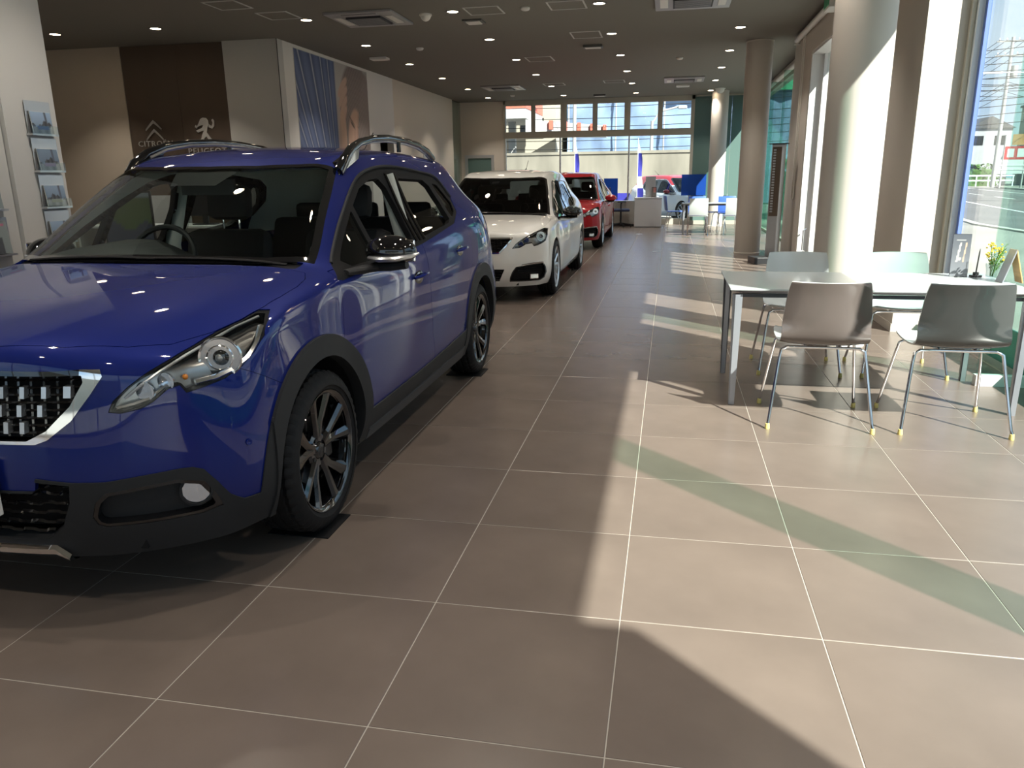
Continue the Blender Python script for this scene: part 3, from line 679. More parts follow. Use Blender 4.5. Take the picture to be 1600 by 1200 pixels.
# ================= wheels =================
def wheel(parent,x,v,z,s,R=.318,w=.205,rim='black_gloss',spokes=5,twin=True,rr=.222):
    """s=+1: outer face looks to +x"""
    W=empty('wheel',(x,v,z)); W.parent=parent
    h=w/2; prof=[(rr,-h*.82),(rr+.012,-h*.95),(R-.06,-h*1.02),(R-.022,-h*.93),(R-.006,-h*.78)]
    gx=[-.62,-.2,.2,.62]
    for g in gx:
        prof+= [(R-.0005 if abs(g)<.5 else R-.003,h*g-.012),(R-.009,h*g-.010+.003),(R-.009,h*g+.007),(R-.0005 if abs(g)<.5 else R-.003,h*g+.010)]
    prof+= [(R-.006,h*.78),(R-.022,h*.93),(R-.045,h*1.01),(R-.06,h*1.02),(rr+.022,h*.98),(rr+.018,h*.955),(rr+.005,h*.93),(rr,h*.82)]
    t=B(); seg=144; t.lathe(prof,seg,'x',close=True)
    n=len(prof)
    V=np.array(t.V).reshape(seg,n,3)
    for k in range(seg):            # tread blocks: lateral cuts
        if k%3==0:
            for i in list(range(4,9))+list(range(n-12,n-6)):
                y,zz=V[k,i,1],V[k,i,2]; r=math.hypot(y,zz)
                if r>R-.03: f=(r-.006)/r; V[k,i,1]*=f; V[k,i,2]*=f
    t.V=[tuple(p) for p in V.reshape(-1,3)]
    if s<0: t.V=[(-p[0],-p[1],p[2]) for p in t.V]
    t.out('tyre','rubber',W,True,28)
    b=B(); b.lathe([(rr-.012,-h*.8),(rr+.002,-h*.82),(rr-.018,-h*.5),(rr-.03,h*.2),(rr-.016,h*.72),(rr+.006,h*.86),(rr+.001,h*.93),(rr-.008,h*.90),(rr-.016,h*.8)],72,'x')
    b.V=[(p[0]*s,p[1],p[2]) for p in b.V]
    b.F=[f for f in b.F if len(f)<10]
    rm=b.out('rim',rim,W,True,35)
    n_=B(); 
    def spoke(a,wd0,wd1,skew):
        # a tapering prism from hub to rim, crowned
        r0,r1=.045,rr-.012
        for (ra,rb) in ((r0,.11),(.11,r1)):
            pass
        pts=[(r0,wd0,h*.62,.030),(.11,wd0*.8,h*.66,.026),(r1,wd1,h*.84,.018)]
        V=[];
        for (r,wd,hx,th) in pts:
            t0=skew*(r-r0)/(r1-r0)
            for (lat,dx) in ((-wd,-.4*th),(-wd*.35,0.0),(wd*.35,0.0),(wd,-.4*th),(wd*.7,-th-.012),(-wd*.7,-th-.012)):
                c,sn=math.cos(a+t0),math.sin(a+t0); V.append(((hx+dx)*s, r*c-lat*sn, r*sn+lat*c))
        F=[]
        for q in range(2):
            for k in range(6): F.append((q*6+k,q*6+(k+1)%6,(q+1)*6+(k+1)%6,(q+1)*6+k))
        F+=[(0,1,2,3,4,5),(17,16,15,14,13,12)]
        return V,F
    for k in range(spokes):
        a=2*PI*k/spokes+.3
        for d in ((-.20,.20) if twin else (0,)):
            sb=B(); V,F=spoke(a+d*.62,.022 if twin else .03,.031 if twin else .036,d*.80); sb.add(V,F); sb.out('spoke',rim,W,True,25)
    hb=B(); hb.lathe([(.0001,h*.66),(.028,h*.66),(.032,h*.62),(.036,h*.56),(.062,h*.56),(.075,h*.48),(.078,h*.2),(.0001,h*.1)],40,'x')
    hb.V=[(p[0]*s,p[1],p[2]) for p in hb.V]; hb.out('hub',rim,W,True,30)
    cb=B(); cb.lathe([(.0001,h*.675),(.024,h*.675),(.027,h*.655)],24,'x'); cb.V=[(p[0]*s,p[1],p[2]) for p in cb.V]; cb.out('centre_cap','satin_silver' if rim!='black_gloss' else 'hl_dark',W,True)
    for k in range(4 if R<.32 else 5):
        a=2*PI*k/(4 if R<.32 else 5)+.5; nb=B(); nb.lathe([(.0001,h*.60),(.009,h*.60),(.010,h*.5)],6,'x',c=(0,.052*math.cos(a),.052*math.sin(a))); nb.V=[(p[0]*s,p[1],p[2]) for p in nb.V]; nb.out('wheel_bolt','hl_dark',W)
    dk=B(); dk.lathe([(.0001,.01),(.135,.01),(.135,-.01),(.0001,-.01)],48,'x'); dk.V=[(p[0]*s,p[1],p[2]) for p in dk.V]; dk.out('brake_disc','disc_steel',W,True)
    cp=B(); cp.box(-.03,.045,.06,.15,-.07,.07,bev=.01); cp.V=[(p[0]*s,p[1],p[2]) for p in cp.V]; cp.out('brake_caliper','hl_dark',W)
    return W
# ================= cars =================
SK={}
def get_skin(kind,level):
    if (kind,level) not in SK:
        P,N,T=skin(suv_cage() if kind=='suv' else hatch_cage(),level); SK[kind,level]=Patch(P,N,T)
    return SK[kind,level]
def mapv(v): return float(np.interp(v,[-.02,.83,1.0,1.65,3.37,4.17],[-.02,.86,1.10,1.86,3.48,4.25]))
def mapz(z): return float(np.interp(z,[.2,.34,.5,.66,.80,.86,.90,.965,1.04,1.25,1.44,1.52],[.17,.28,.43,.60,.72,.765,.80,.865,.93,1.16,1.385,1.455]))
def build_car(kind,loc,rz,label,paint,level=4,rim='black_gloss',glassm='auto_glass',open_win=False,detail=True,roofpaint=None,mirror='black_gloss'):
    suv=kind=='suv'
    car=empty('car',loc,rz,label=label,cat='car')
    S=get_skin(kind,level)
    bvh=BVHTree.FromPolygons([tuple(p) for p in S.P],[tuple(map(int,t)) for t in S.T])
    def onf(u,z,off=0):
        h=bvh.ray_cast(Vector((u,-1,z)),Vector((0,1,0))); return Vector((u,h[0].y+off,z)) if h[0] else Vector((u,.3,z))
    def ons(v,z,off=0,s=1):
        h=bvh.ray_cast(Vector((s*2,v,z)),Vector((-s,0,0))); return Vector((h[0].x+off*s,v,z)) if h[0] else Vector((s*.8,v,z))
    if suv:
        mu=lambda u:u; mv=lambda v:v; mz=lambda z:z; FA,RA,WR,TR=.83,3.37,.375,.318
    else:
        mu=lambda u:u*1.03; mv,mz=mapv,mapz; FA,RA,WR,TR=.86,3.48,.352,.322
    vz=lambda L:[(mv(a),mz(b)) for a,b in L]
    uv=lambda L:[(mu(a),mv(b)) for a,b in L]
    pane_kw=dict(lip=.004)
    R=S
    # ---- windscreen with its black border ----
    WS=uv([(-.2,.905),(0,.905),(.14,.908),(.32,.922),(.50,.968),(.62,1.035),(.69,1.09),(.668,1.2),(.631,1.349),(.59,1.53),(.547,1.700),(.50,1.655),(.4,1.605),(.227,1.545),(0,1.525),(-.2,1.525)])
    fws=topv(WS,0,.85)
    ws,R=clip(R,fws,1)
    inner=fmax(grow(fws,.028),(lambda P,l=mv(.945):(l+.13*(np.abs(P[:,0])/.7)**2.2)-P[:,1]))
    gl,fr_=clip(ws,inner,1)
    emit(gl,'windscreen',glassm,car,lip=0); emit(fr_,'windscreen_border','black_gloss',car,lip=.006)
    # ---- bonnet ----
    HD=uv([(-.2,.062),(0,.060),(.175,.062),(.357,.099),(.509,.176),(.60,.255),(.665,.38),(.705,.49),(.728,.60),(.732,.66),(.738,.708),(.741,.829),(.728,.925),(.700,.985),(.62,.965),(.50,.925),(.32,.885),(.14,.872),(-.2,.87)])
    fh=topv(HD,0,mz(.842)); hd,R=clip(R,fh,1)
    emit(clip(hd,grow(fh,.002))[0],'bonnet',paint,car,lip=.012)
    CW=uv([(-.2,.865),(0,.865),(.14,.867),(.32,.88),(.50,.92),(.62,.96),(.655,.985),(.66,1.06),(.62,1.04),(.5,.97),(.32,.924),(0,.906),(-.2,.906)])
    cw,R=clip(R,topv(CW,0,.85)); emit(cw,'cowl_panel','black_matte',car,off=-.012,lip=.02)
    # ---- grille ----
    if suv: GR=[(-.2,.600),(.0,.600),(.175,.600),(.286,.600),(.323,.613),(.393,.668),(.446,.742),(.475,.791),(.468,.812),(.417,.815),(.353,.812),(.19,.815),(-.2,.815)]
    else: GR=[(-.2,.545),(.223,.545),(.331,.549),(.40,.62),(.454,.686),(.470,.718),(.36,.720),(.2,.720),(-.2,.720)]
    fg=front(GR,0,.5); gr,R=clip(R,fg,1)
    fgi=front([(-.2,.610),(.262,.610),(.322,.640),(.392,.711),(.428,.778),(.424,.798),(-.2,.804)],0,.5) if suv else grow(fg,.014); gi,gs=clip(gr,fgi,1)
    INZ=(.632,.682,.735); INS=(.0500,.0612,.0640)
    if suv:   # chrome shows wide at the corner only
        fc=lambda P:.40-np.abs(P[:,0]); 
        a,b=clip(gs,lambda P:P[:,2]-.80); # b above .80 : thin dark chrome top
        gt,gs=clip(gs,fmax(lambda P:.785-P[:,2],lambda P:np.abs(P[:,0])-.418)); emit(gt,'grille_top_edge','black_gloss',car,off=.003,lip=.02); emit(gs,'grille_surround','chrome',car,off=.004,lip=.02)
    else: emit(gs,'grille_surround','chrome' if paint!='paint_red' else 'black_gloss',car,off=.004,lip=.02)
    emit(gi,'grille_backing','black_matte',car,off=-.055,lip=0)
    mesh_z=np.linspace(GR[0][1]+.03,GR[-1][1]-.03,8 if suv else 6); bars=B()
    gp=poly_sdf(GR)
    for z in mesh_z:
        us=[u for u in np.linspace(-.5,.5,61) if gp(np.array([[abs(u),z]]))[0]<-.015]
        if len(us)>2: bars.tube([onf(u,z,.016) for u in us],.0045,4)
    for u in np.linspace(-.46,.46,25):
        zs=[z for z in np.linspace(GR[0][1],GR[-1][1],12) if gp(np.array([[abs(u),z]]))[0]<-.015]
        if len(zs)>1: bars.tube([onf(u,z,.020) for z in zs],.004,4)
    gb=bars.out('grille_mesh','black_gloss',car)
    if suv:
        nn=0
        for r,z in enumerate(INZ):
            for k in range(-7,8):
                u=k*INS[r]; 
                if abs(u)<.03 or gp(np.array([[abs(u)+.012,z]]))[0]>-.03: continue
                p=onf(u,z,-.002); p2=onf(u,z+.034,-.002); q=onf(u+.018,z,-.002)
                b=B(); w=.0075 if abs(u)<.35 else .011
                b.add([(u-w,p.y,z),(u+w,p.y+(q.y-p.y)*w/.009*.5,z),(u+w+.002,p2.y+(q.y-p.y)*w/.009*.5,z+.034),(u-w+.002,p2.y,z+.034),(u-w,p.y+.02,z),(u+w,p.y+.02,z),(u+w,p2.y+.02,z+.034),(u-w,p2.y+.02,z+.034)],[(0,1,2,3),(0,4,5,1),(3,2,6,7),(0,3,7,4),(1,5,6,2)])
                b.out('grille_insert','satin_silver',gb)
    # ---- headlights ----
    if suv: HL=[(.486,.686),(.498,.717),(.534,.756),(.571,.788),(.616,.821),(.646,.848),(.669,.875),(.701,.897),(.722,.916),(.748,.912),(.770,.885),(.783,.846),(.777,.803),(.762,.767),(.736,.741),(.697,.727),(.662,.718),(.649,.744),(.623,.736),(.591,.704),(.563,.687),(.515,.679)]
    else: HL=[(.462,.599),(.500,.651),(.55,.690),(.597,.719),(.65,.750),(.698,.775),(.745,.797),(.785,.79),(.800,.727),(.787,.663),(.755,.640),(.721,.624),(.679,.614),(.661,.649),(.60,.640),(.57,.620),(.538,.605)]
    fhl=front(HL,0,.66); hl,R=clip(R,fhl,2)
    for s,part in zip((1,-1),halves(hl)):
        h=emit(clip(part,grow(fhl,.002))[0],'headlight','lamp_cover',car,lip=.0)
        emit(part,'housing','hl_satin',h,off=-.045,lip=0)
        # side wall of the bowl
        rim_=emit(clip(part,grow(fhl,.006))[1],'seal','black_matte',h,off=-.004,lip=.05)
        if suv: ctr=(.712,.803); bl=[(.565,.735,.024),(.612,.757,.022)]; r0=.044
        else: ctr=(.735,.715); bl=[(.60,.682,.024),(.55,.645,.02)]; r0=.036
        c=onf(s*ctr[0],ctr[1],.030)
        c.y=min(c.y,mv(.40))
        b=B(); b.lathe([(r0*1.55,-.004),(r0*1.48,-.010),(r0*1.15,.004),(r0*.98,.012),(r0*.94,-.006),(r0*.86,-.008),(r0*.80,.0),(r0*.70,.02)],32,'y'); 
        b.xf(Matrix.Translation(c)@Matrix.Rotation(s*.35,4,'Z')); b.out('reflector','hl_chrome',h,True,30)
        b=B(); b.ball((0,0,0),(r0*.70,.020,r0*.70),20,10); b.xf(Matrix.Translation(c+Vector((0,.008,0)))@Matrix.Rotation(s*.35,4,'Z')); b.out('projector_lens','black_gloss',h,True)
        b=B(); b.ball((0,0,0),(r0*.30,.012,r0*.30),14,8); b.xf(Matrix.Translation(c+Vector((0,-.006,0)))@Matrix.Rotation(s*.35,4,'Z')); b.out('lens_highlight','hl_satin',h,True)  # pale dot modelled as the highlight on the dark lens
        b=B(); b.lathe([(.0001,.012),(r0*.6,.012)],20,'y'); b.xf(Matrix.Translation(c+Vector((0,.004,0)))); b.out('projector','hl_dark',h)
        for (u,z,r) in bl:
            c=onf(s*u,z,.034); b=B(); b.lathe([(r*1.25,-.018),(r*1.1,-.004),(r*.6,.012),(.0001,.016)],24,'y'); b.xf(Matrix.Translation(c)); b.out('reflector','hl_chrome',h,True)
        if suv:
            c=onf(s*.648,.762,.03); b=B(); b.ball(tuple(c),(.009,.009,.009),10,8); b.out('indicator_bulb','amber',h,True)
            # chrome wedges
            def strip(Lp,nm,mm,w=.006,dy=.02):
                b=B(); b.tube([onf(s*u,z,dy) for u,z in Lp],w,6); b.out(nm,mm,h,True)
            strip([(.50,.692),(.54,.70),(.578,.712),(.61,.742)],'light_guide','hl_chrome',.007,.016)
            strip([(.52,.72),(.56,.757),(.60,.79),(.64,.822),(.67,.85),(.70,.878),(.735,.897)],'light_guide','satin_silver',.005,.014)
            strip([(.672,.742),(.71,.747),(.742,.762),(.762,.79),(.768,.83),(.760,.87)],'light_guide','hl_chrome',.011,.022)
            strip([(.745,.755),(.775,.80),(.778,.845)],'light_guide','hl_chrome',.008,.03)
        else:
            b=B(); b.tube([onf(s*u,z,.018) for u,z in [(.49,.617),(.54,.622),(.60,.652),(.655,.66)]],.006,6); b.out('light_guide','hl_chrome',h,True)
            b=B(); b.tube([onf(s*u,z,.018) for u,z in [(.52,.655),(.60,.705),(.68,.75),(.74,.775)]],.005,6); b.out('light_guide','hl_chrome',h,True)
    # ---- side windows ----
    DLO=[(1.085,.952),(1.171,1.008),(1.269,1.062),(1.429,1.158),(1.659,1.276),(1.855,1.357),(2.05,1.395),(2.286,1.408),(2.5,1.402),(2.732,1.386),(3.02,1.362),(3.125,1.318),(3.19,1.225),(3.12,1.135),(2.93,1.069),(2.5,1.025),(2.228,1.0),(1.6,.965),(1.129,.943)]
    if not suv: DLO=[(a,min(b,1.37)) for a,b in DLO]
    fd=side(vz(DLO),0,.35); dlo,R=clip(R,fd,1)
    WN={'quarter_window':[(1.25,1.012),(1.42,1.108),(1.60,1.205),(1.585,.990),(1.30,.985)],
        'front_window':[(1.63,.995),(1.645,1.225),(1.80,1.300),(1.96,1.340),(2.07,1.346),(2.125,1.30),(2.15,1.20),(2.14,1.05),(2.12,1.015)],
        'rear_window':[(2.33,1.035),(2.335,1.30),(2.36,1.345),(2.78,1.335),(2.86,1.30),(2.905,1.20),(2.90,1.10),(2.84,1.078)],
        'rear_quarter_window':[(2.96,1.10),(2.965,1.24),(2.94,1.315),(3.03,1.305),(3.09,1.25),(3.13,1.19),(3.08,1.14)]}
    frame=dlo; 
    for nm,L in WN.items():
        if not suv: L=[(a,min(b,1.33)) for a,b in L]
        if nm=='rear_quarter_window' and not suv: pass
        f=side(vz(L),0,.35); g,frame=clip(frame,f,1)
        for s,h in zip((1,-1),halves(g)):
            if open_win and nm=='front_window': 
                continue
            if open_win and nm=='rear_window':
                h=clip(h,lambda P:P[:,2]-(1.155+.06*(P[:,1]-2.3)))[0]
                emit(h,nm,'auto_glass',car,off=-.03,lip=.004); continue
            emit(h,nm,glassm if nm!='rear_quarter_window' else 'auto_glass_dark',car,off=-.010,lip=0)
    for h in halves(frame): emit(h,'window_frame','black_matte' if suv else 'black_gloss',car,off=-.003,lip=.03)
    if suv:
        # raised rubber lines following the frame
        for s in (1,-1):
            b=B(); 
            top=cr_curve(DLO[1:13],6,False)
            b.tube([ons(v,z,.001,s) for v,z in top],.008,6); b.out('window_seal','cladding',car,True)
            b=B()
            for v0 in (2.175,2.235,2.30):
                b.tube([ons(v0+.01-(1.35-z)*.05,z,.003,s) for z in np.linspace(1.02,1.37,10)],.008,6)
            b.out('pillar_trim','black_gloss',car,True)
    else:
        for s in (1,-1):
            b=B(); top=[(mv(a),mz(b_)) for a,b_ in cr_curve(DLO[1:13],6,False)]
            b.tube([ons(v,z,.001,s) for v,z in top],.009,6); b.out('window_trim','chrome',car,True)
    # ---- rear screen and lamps ----
    frs=front([(-.2,mz(1.06)),(mu(.49),mz(1.06)),(mu(.50),mz(1.12)),(mu(.44),mz(1.38)),(-.2,mz(1.39))],0,9,mv(3.5)); rs,R=clip(R,frs,1); emit(rs,'rear_screen',glassm,car,lip=0)
    ftl=side(vz([(3.77,1.06),(3.86,1.09),(4.3,1.04),(4.3,.86),(4.0,.85),(3.84,.95)]),0,mu(.42)); tl,R=clip(R,ftl,1)
    for h in halves(tl): emit(h,'tail_light','tail_red',car,lip=.01)
    # ---- wheel openings ----
    arch=fmin(circ(FA,.315,WR),circ(RA,.315,WR)); _,R=clip(R,arch,1)
    if suv:
        LOW=[(-.2,.0),(-.2,.455),(.262,.455),(.272,.495),(.376,.480),(.462,.476),(.55,.483),(.634,.487),(.662,.484),(.684,.470),(.709,.418),(.728,.366),(.75,.335),(.80,.332),(.95,.332),(.95,.0)]
        fl_=front(LOW,0,.46)
        sill=side([(.40,0),(.40,.335),(1.0,.335),(1.262,.352),(2.25,.368),(2.916,.397),(3.5,.42),(4.4,.46),(4.4,0)],0,.3)
        ring=fmin(circ(FA,.315,.458),circ(RA,.315,.462))
        # the arch cladding falls straight in front of the wheel
        fclad=fmin(fl_,sill,ring,side([(.385,.33),(.40,.46),(.445,.565),(.50,.63),(.83,.63),(.83,.2),(.385,.2)],0,.6))
        cl,R=clip(R,fclad,1)
        # openings in the lower bumper
        LG=[(-.2,.275),(-.2,.448),(.258,.448),(.268,.485),(.368,.472),(.358,.416),(.316,.331),(.257,.288)]
        flg=front(LG,0,.5); lg,cl=clip(cl,flg,1); emit(lg,'lower_grille_backing','black_matte',car,off=-.06,lip=0)
        gp2=poly_sdf(LG); b=B()
        for z in (.305,.338,.371,.404,.437,.462):
            us=[u for u in np.linspace(-.4,.4,81) if gp2(np.array([[abs(u),z]]))[0]<-.004]
            if len(us)>2: b.tube([onf(u,z+(.006 if (k//4)%2 else 0),.02) for k,u in enumerate(us)],.006,4)
        b.out('lower_grille','black_gloss',car)
        FG=[(.408,.362),(.426,.412),(.457,.441),(.55,.450),(.625,.454),(.68,.433),(.699,.387),(.709,.335),(.664,.321),(.55,.321),(.437,.324),(.415,.335)]
        ffg=front(FG,0,.5); fg_,cl=clip(cl,ffg,2)
        for s,h in zip((1,-1),halves(fg_)):
            q=emit(clip(h,grow(ffg,.012))[1],'fog_lamp_surround','black_gloss',car,off=.002,lip=.035)
            emit(clip(h,grow(ffg,.012))[0],'panel','cladding',q,off=-.03,lip=0)
            c=onf(s*.655,.400,.012); rot=Matrix.Translation(c)@Matrix.Rotation(s*.55,4,'Z')
            fo=B().lathe([(.050,.03),(.050,-.004),(.043,-.006),(.042,.012)],32,'y').xf(rot).out('fog_lamp','cladding',car,True)
            B().lathe([(.042,.002),(.036,.016),(.027,.026),(.018,.014),(.010,.036),(.009,.016),(.0001,.012)],11,'y').xf(rot).out('reflector','hl_chrome',fo)
            B().box(-.004,.004,-.002,.02,-.035,.035).xf(rot).out('bulb_shield','chrome',fo)
            sb=B(); sb.lathe([(.011,-.003),(.010,-.006),(.004,-.006),(.0001,-.004)],16,'y'); sb.xf(Matrix.Translation(onf(s*.775,.523,-.0))@Matrix.Rotation(s*.9,4,'Z')); sb.out('parking_sensor',paint,car,True)
        # split cladding: arch pieces proud, bumper, sill
        fr,cl=clip(cl,lambda P:P[:,1]-.44); emit(fr,'lower_bumper','cladding',car,off=.006,lip=.04)
        rr_,cl=clip(cl,lambda P:3.84-P[:,1]); emit(rr_,'lower_rear_bumper','cladding',car,off=.004,lip=.04)
        a,cl=clip(cl,grow(fmin(circ(FA,.315,.458),circ(RA,.315,.462)),0),0)
        for s,h in zip((1,-1),halves(a)):
            f_,r_=clip(h,lambda P:P[:,1]-2); emit(f_,'wheel_arch_trim','cladding',car,off=.013,lip=.05); emit(r_,'wheel_arch_trim','cladding',car,off=.013,lip=.05)
        segs=[clip(clip(cl,lambda P,a=a:a-P[:,1])[0],lambda P,b=b:P[:,1]-b)[0] for a,b in ((-9,.83),(.83,3.37),(3.37,9))]
        for h in [x for s_ in segs if len(s_.T) for x in halves(s_) if len(x.T)]:
            up,lo=clip(h,lambda P:-(P[:,2]-.262-.02*(P[:,1]-1.3))); emit(up,'sill_trim','cladding',car,off=.008,lip=.03); emit(lo,'sill_trim','cladding_light',car,off=.016,lip=.03)
        # skid plate
        b=B(); us=np.linspace(-.31,.31,31); V=[];F=[]
        for k,u in enumerate(us):
            p=onf(u,.262,-.012); dz=0 if abs(u)<.27 else -(abs(u)-.27)*.8
            V+=[(u,p.y+.006,.262+dz),(u,p.y-.006,.252+dz),(u,p.y-.002,.234+dz*.7),(u,p.y+.03,.218+dz*.4),(u,p.y+.10,.212)]
        for k in range(30):
            for i in range(4): F.append((k*5+i,k*5+5+i,k*5+6+i,k*5+1+i))
        b.add(V,F); b.out('skid_plate','chrome',car,True,50)
        # number plate, left blank
        p=onf(0,.50); B().box(-.167,.167,p.y-.030,p.y-.012,.385,.552,bev=.004).out('plate_panel','plastic_white',car)
    else:
        LG=[(-.2,.232),(-.2,.380),(.255,.380),(.383,.378),(.35,.305),(.320,.238)]
        flg=front(LG,0,.5); lg,R=clip(R,flg,1); q=emit(lg,'lower_grille_backing','black_matte',car,off=-.05,lip=0)
        b=B()
        for z in (.262,.292,.322,.352):
            us=[u for u in np.linspace(-.4,.4,41) if poly_sdf(LG)(np.array([[abs(u),z]]))[0]<-.004]
            if len(us)>2: b.tube([onf(u,z,.014) for u in us],.006,4)
        b.out('lower_grille','black_gloss',car)
        FG=[(.430,.240),(.436,.285),(.460,.345),(.500,.402),(.60,.420),(.70,.428),(.772,.432),(.792,.38),(.797,.325),(.775,.262),(.730,.235),(.6,.237)]
        ffg=front(FG,0,.5); fg_,R=clip(R,ffg,1)
        for s,h in zip((1,-1),halves(fg_)):
            q=emit(clip(h,grow(ffg,.010))[1],'air_intake_surround','black_gloss',car,off=.002,lip=.03); emit(clip(h,grow(ffg,.01))[0],'panel','black_matte',q,off=-.035,lip=0)
            b=B(); b.tube([onf(s*u,z,-.004) for u,z in [(.56,.418),(.64,.430),(.72,.434),(.77,.434)]],.009,6); b.out('light_strip','hl_chrome',car,True)
            c=onf(s*.68,.285,.006); rot=Matrix.Translation(c)@Matrix.Rotation(s*.5,4,'Z')
            fo=B().box(-.052,.052,-.004,.03,-.030,.030,bev=.01).xf(rot).out('fog_lamp','hl_chrome',car)
            B().box(-.03,.03,-.010,-.003,-.018,.018,bev=.003).xf(rot).out('lens','clear_glass',fo)
            b=B()
            for zz in (.33,.36,.39): b.tube([onf(s*u,zz,.02) for u in np.linspace(.52,.76,8)],.004,4)
            b.out('slat','black_gloss',q)
    # ---- bumpers, fenders, doors ----
    a=np.array([mv(.536),mz(.669)]); c=np.array([mv(.372),mz(.756)]); dr=(c-a)/np.linalg.norm(c-a); nrm=np.array([-dr[1],dr[0]])
    if nrm[0]<0: nrm=-nrm
    fb=fmax(lambda P:(P[:,1]-a[0])*nrm[0]+(P[:,2]-a[1])*nrm[1], lambda P:P[:,1]-mv(.62))
    # everything ahead of the bonnet edge belongs to the bumper too
    fb=fmin(fb,fmax(lambda P:P[:,2]-mz(.905),lambda P:P[:,1]-mv(.40),lambda P:np.abs(P[:,0])-mu(.70)))
    bp,R=clip(R,fb,1); emit(clip(bp,grow(fb,.0015))[0],'front_bumper',paint,car,lip=.015)
    frb=fmax(lambda P:mv(3.92)-P[:,1],lambda P:P[:,2]-mz(.82)); rb,R=clip(R,frb); emit(clip(rb,grow(frb,.002))[0],'rear_bumper',paint,car,lip=.015)
    FD=vz([(1.085,.985),(1.095,.90),(1.065,.72),(1.075,.60),(1.12,.47),(1.18,.32),(2.262,.32),(2.24,.371),(2.195,.52),(2.188,.666),(2.20,.85),(2.228,1.06)])
    RD=vz([(2.228,1.06),(2.20,.85),(2.188,.666),(2.195,.52),(2.24,.371),(2.262,.32),(2.875,.32),(2.91,.47),(2.96,.62),(3.06,.74),(3.13,.83),(3.15,.95),(3.10,1.16)])
    beltf=lambda P:P[:,2]-mz(1.14)
    for nm,L in (('front_door',FD),('rear_door',RD)):
        f=fmax(side(L,0,.5),beltf); d_,R=clip(R,f,1); d_=clip(d_,grow(f,.002))[0]
        for s,h in zip((1,-1),halves(d_)):
            dd=emit(h,nm,paint,car,lip=.02)
            v0,z0=(2.02,.845) if nm=='front_door' else (2.86,.905)
            v0,z0=mv(v0),mz(z0)
            c=ons(v0,z0,-.002,s); b=B(); b.ball((0,0,0),(.010,.075,.035),20,10); b.xf(Matrix.Translation(c)); b.out('handle_recess','black_gloss' if suv else paint,dd,True)
            b=B(); b.tube([c+Vector((s*.006,-.085,.006)),c+Vector((s*.030,-.06,.012)),c+Vector((s*.034,0,.016)),c+Vector((s*.030,.06,.016)),c+Vector((s*.006,.085,.012))],[.010,.013,.014,.013,.010],8,sq=(1,.7)); b.out('door_handle',paint,dd,True)
    rest=R
    tg=fmax(lambda P:mv(3.90)-P[:,1],lambda P:mz(.7)-P[:,2],lambda P:np.abs(P[:,0])-mu(.60)); t_,rest=clip(rest,tg,1); emit(clip(t_,grow(tg,.002))[0],'tailgate',paint,car,lip=.015)
    fen=fmax(lambda P:P[:,1]-mv(1.40),lambda P:P[:,2]-mz(1.02),lambda P:mu(.5)-np.abs(P[:,0])); 
    # A-pillar joint: fender ends at a short line below the pillar
    fen=fmax(lambda P:P[:,1]-mv(1.13),fen)
    fe,rest=clip(rest,fen,1)
    for h in halves(fe): emit(h,'front_fender',paint,car,lip=.012)
    if roofpaint:
        rf,rest=clip(rest,lambda P:mz(1.22)-P[:,2]); emit(rf,'roof',roofpaint,car,lip=.01)
    emit(rest,'body_shell',paint,car,lip=.02)
    # inner lining seen through the glass
    up,lo=clip(rest,lambda P:mz(1.0)-P[:,2]); 
    if roofpaint: up=rf
    emit(flip(up.moved(-.03)),'headlining','headliner' if suv else 'seat_dark',car,lip=0)
    lo2=clip(S,fmax(lambda P:P[:,2]-mz(.95),lambda P:mv(1.2)-P[:,1],lambda P:P[:,1]-mv(3.9)))[0]; lo2=clip(lo2,grow(fmin(circ(FA,.315,.48),circ(RA,.315,.46)),0))[1]
    emit(flip(lo2.moved(-.045)),'door_lining','dash',car,lip=0)
    # underbody and wheel housings
    b=B(); zz=.20 if suv else .165
    b.box(-.70,.70,FA+WR,RA-WR,zz,zz+.05).box(-.52,.52,.12,FA+WR,zz+.03,zz+.08).box(-.50,.50,RA-WR,4.0,zz+.05,zz+.1)
    b.box(-.66,.66,.25,FA-WR+.02,.24,.30)
    b.out('underbody','black_matte',car)
    for s in (1,-1):
        for ax_ in (FA,RA):
            pr=[]; V=[];F=[]; n=24
            for k in range(n+1):
                q=-.25+(PI+.5)*k/n; cy,cz=ax_+(WR+.004)*math.cos(q),.315+(WR+.004)*math.sin(q)
                V+=[(s*.50,cy,cz),(s*(.785 if suv else .81),cy,cz)]
            for k in range(n): F.append((2*k,2*k+1,2*k+3,2*k+2))
            F.append(tuple(2*k for k in range(n+1)))
            mesh('wheel_housing',V,F,'black_matte',car,False)
    # wheels
    tx=(.715 if suv else .745)
    for s in (1,-1):
        for ax_ in (FA,RA): wheel(car,s*tx,ax_,TR,s,TR,.205,rim,5,True,.238 if suv else .236)
    # mirrors
    for s in (1,-1):
        c=Vector((s*mu(.905),mv(1.40),mz(1.035))); fold=suv and s<0
        k0=len(car.children)
        b=B(); b.ball((0,0,0),(.118,.075,.072),24,14)
        b.V=[(x,(y if y<0 else y*.35),z*(1 if z>0 else .8)-.02*abs(x)*0) for x,y,z in b.V]
        b.xf(Matrix.Translation(c)); h=b.out('mirror_housing',mirror,car,True,60)
        B().box(-.10,.10,.018,.030,-.045,.05,bev=.005).xf(Matrix.Translation(c)).out('mirror_glass','chrome',h)
        b=B(); b.tube([c+Vector((-s*.085,-.045,-.022)),c+Vector((-s*.03,-.078,-.026)),c+Vector((s*.04,-.074,-.024)),c+Vector((s*.10,-.040,-.015)),c+Vector((s*.122,-.0,-.006))],[.010,.015,.014,.012,.006],8,sq=(1.2,.9)); b.out('repeater_lamp','satin_silver' if suv else mirror,h,True)
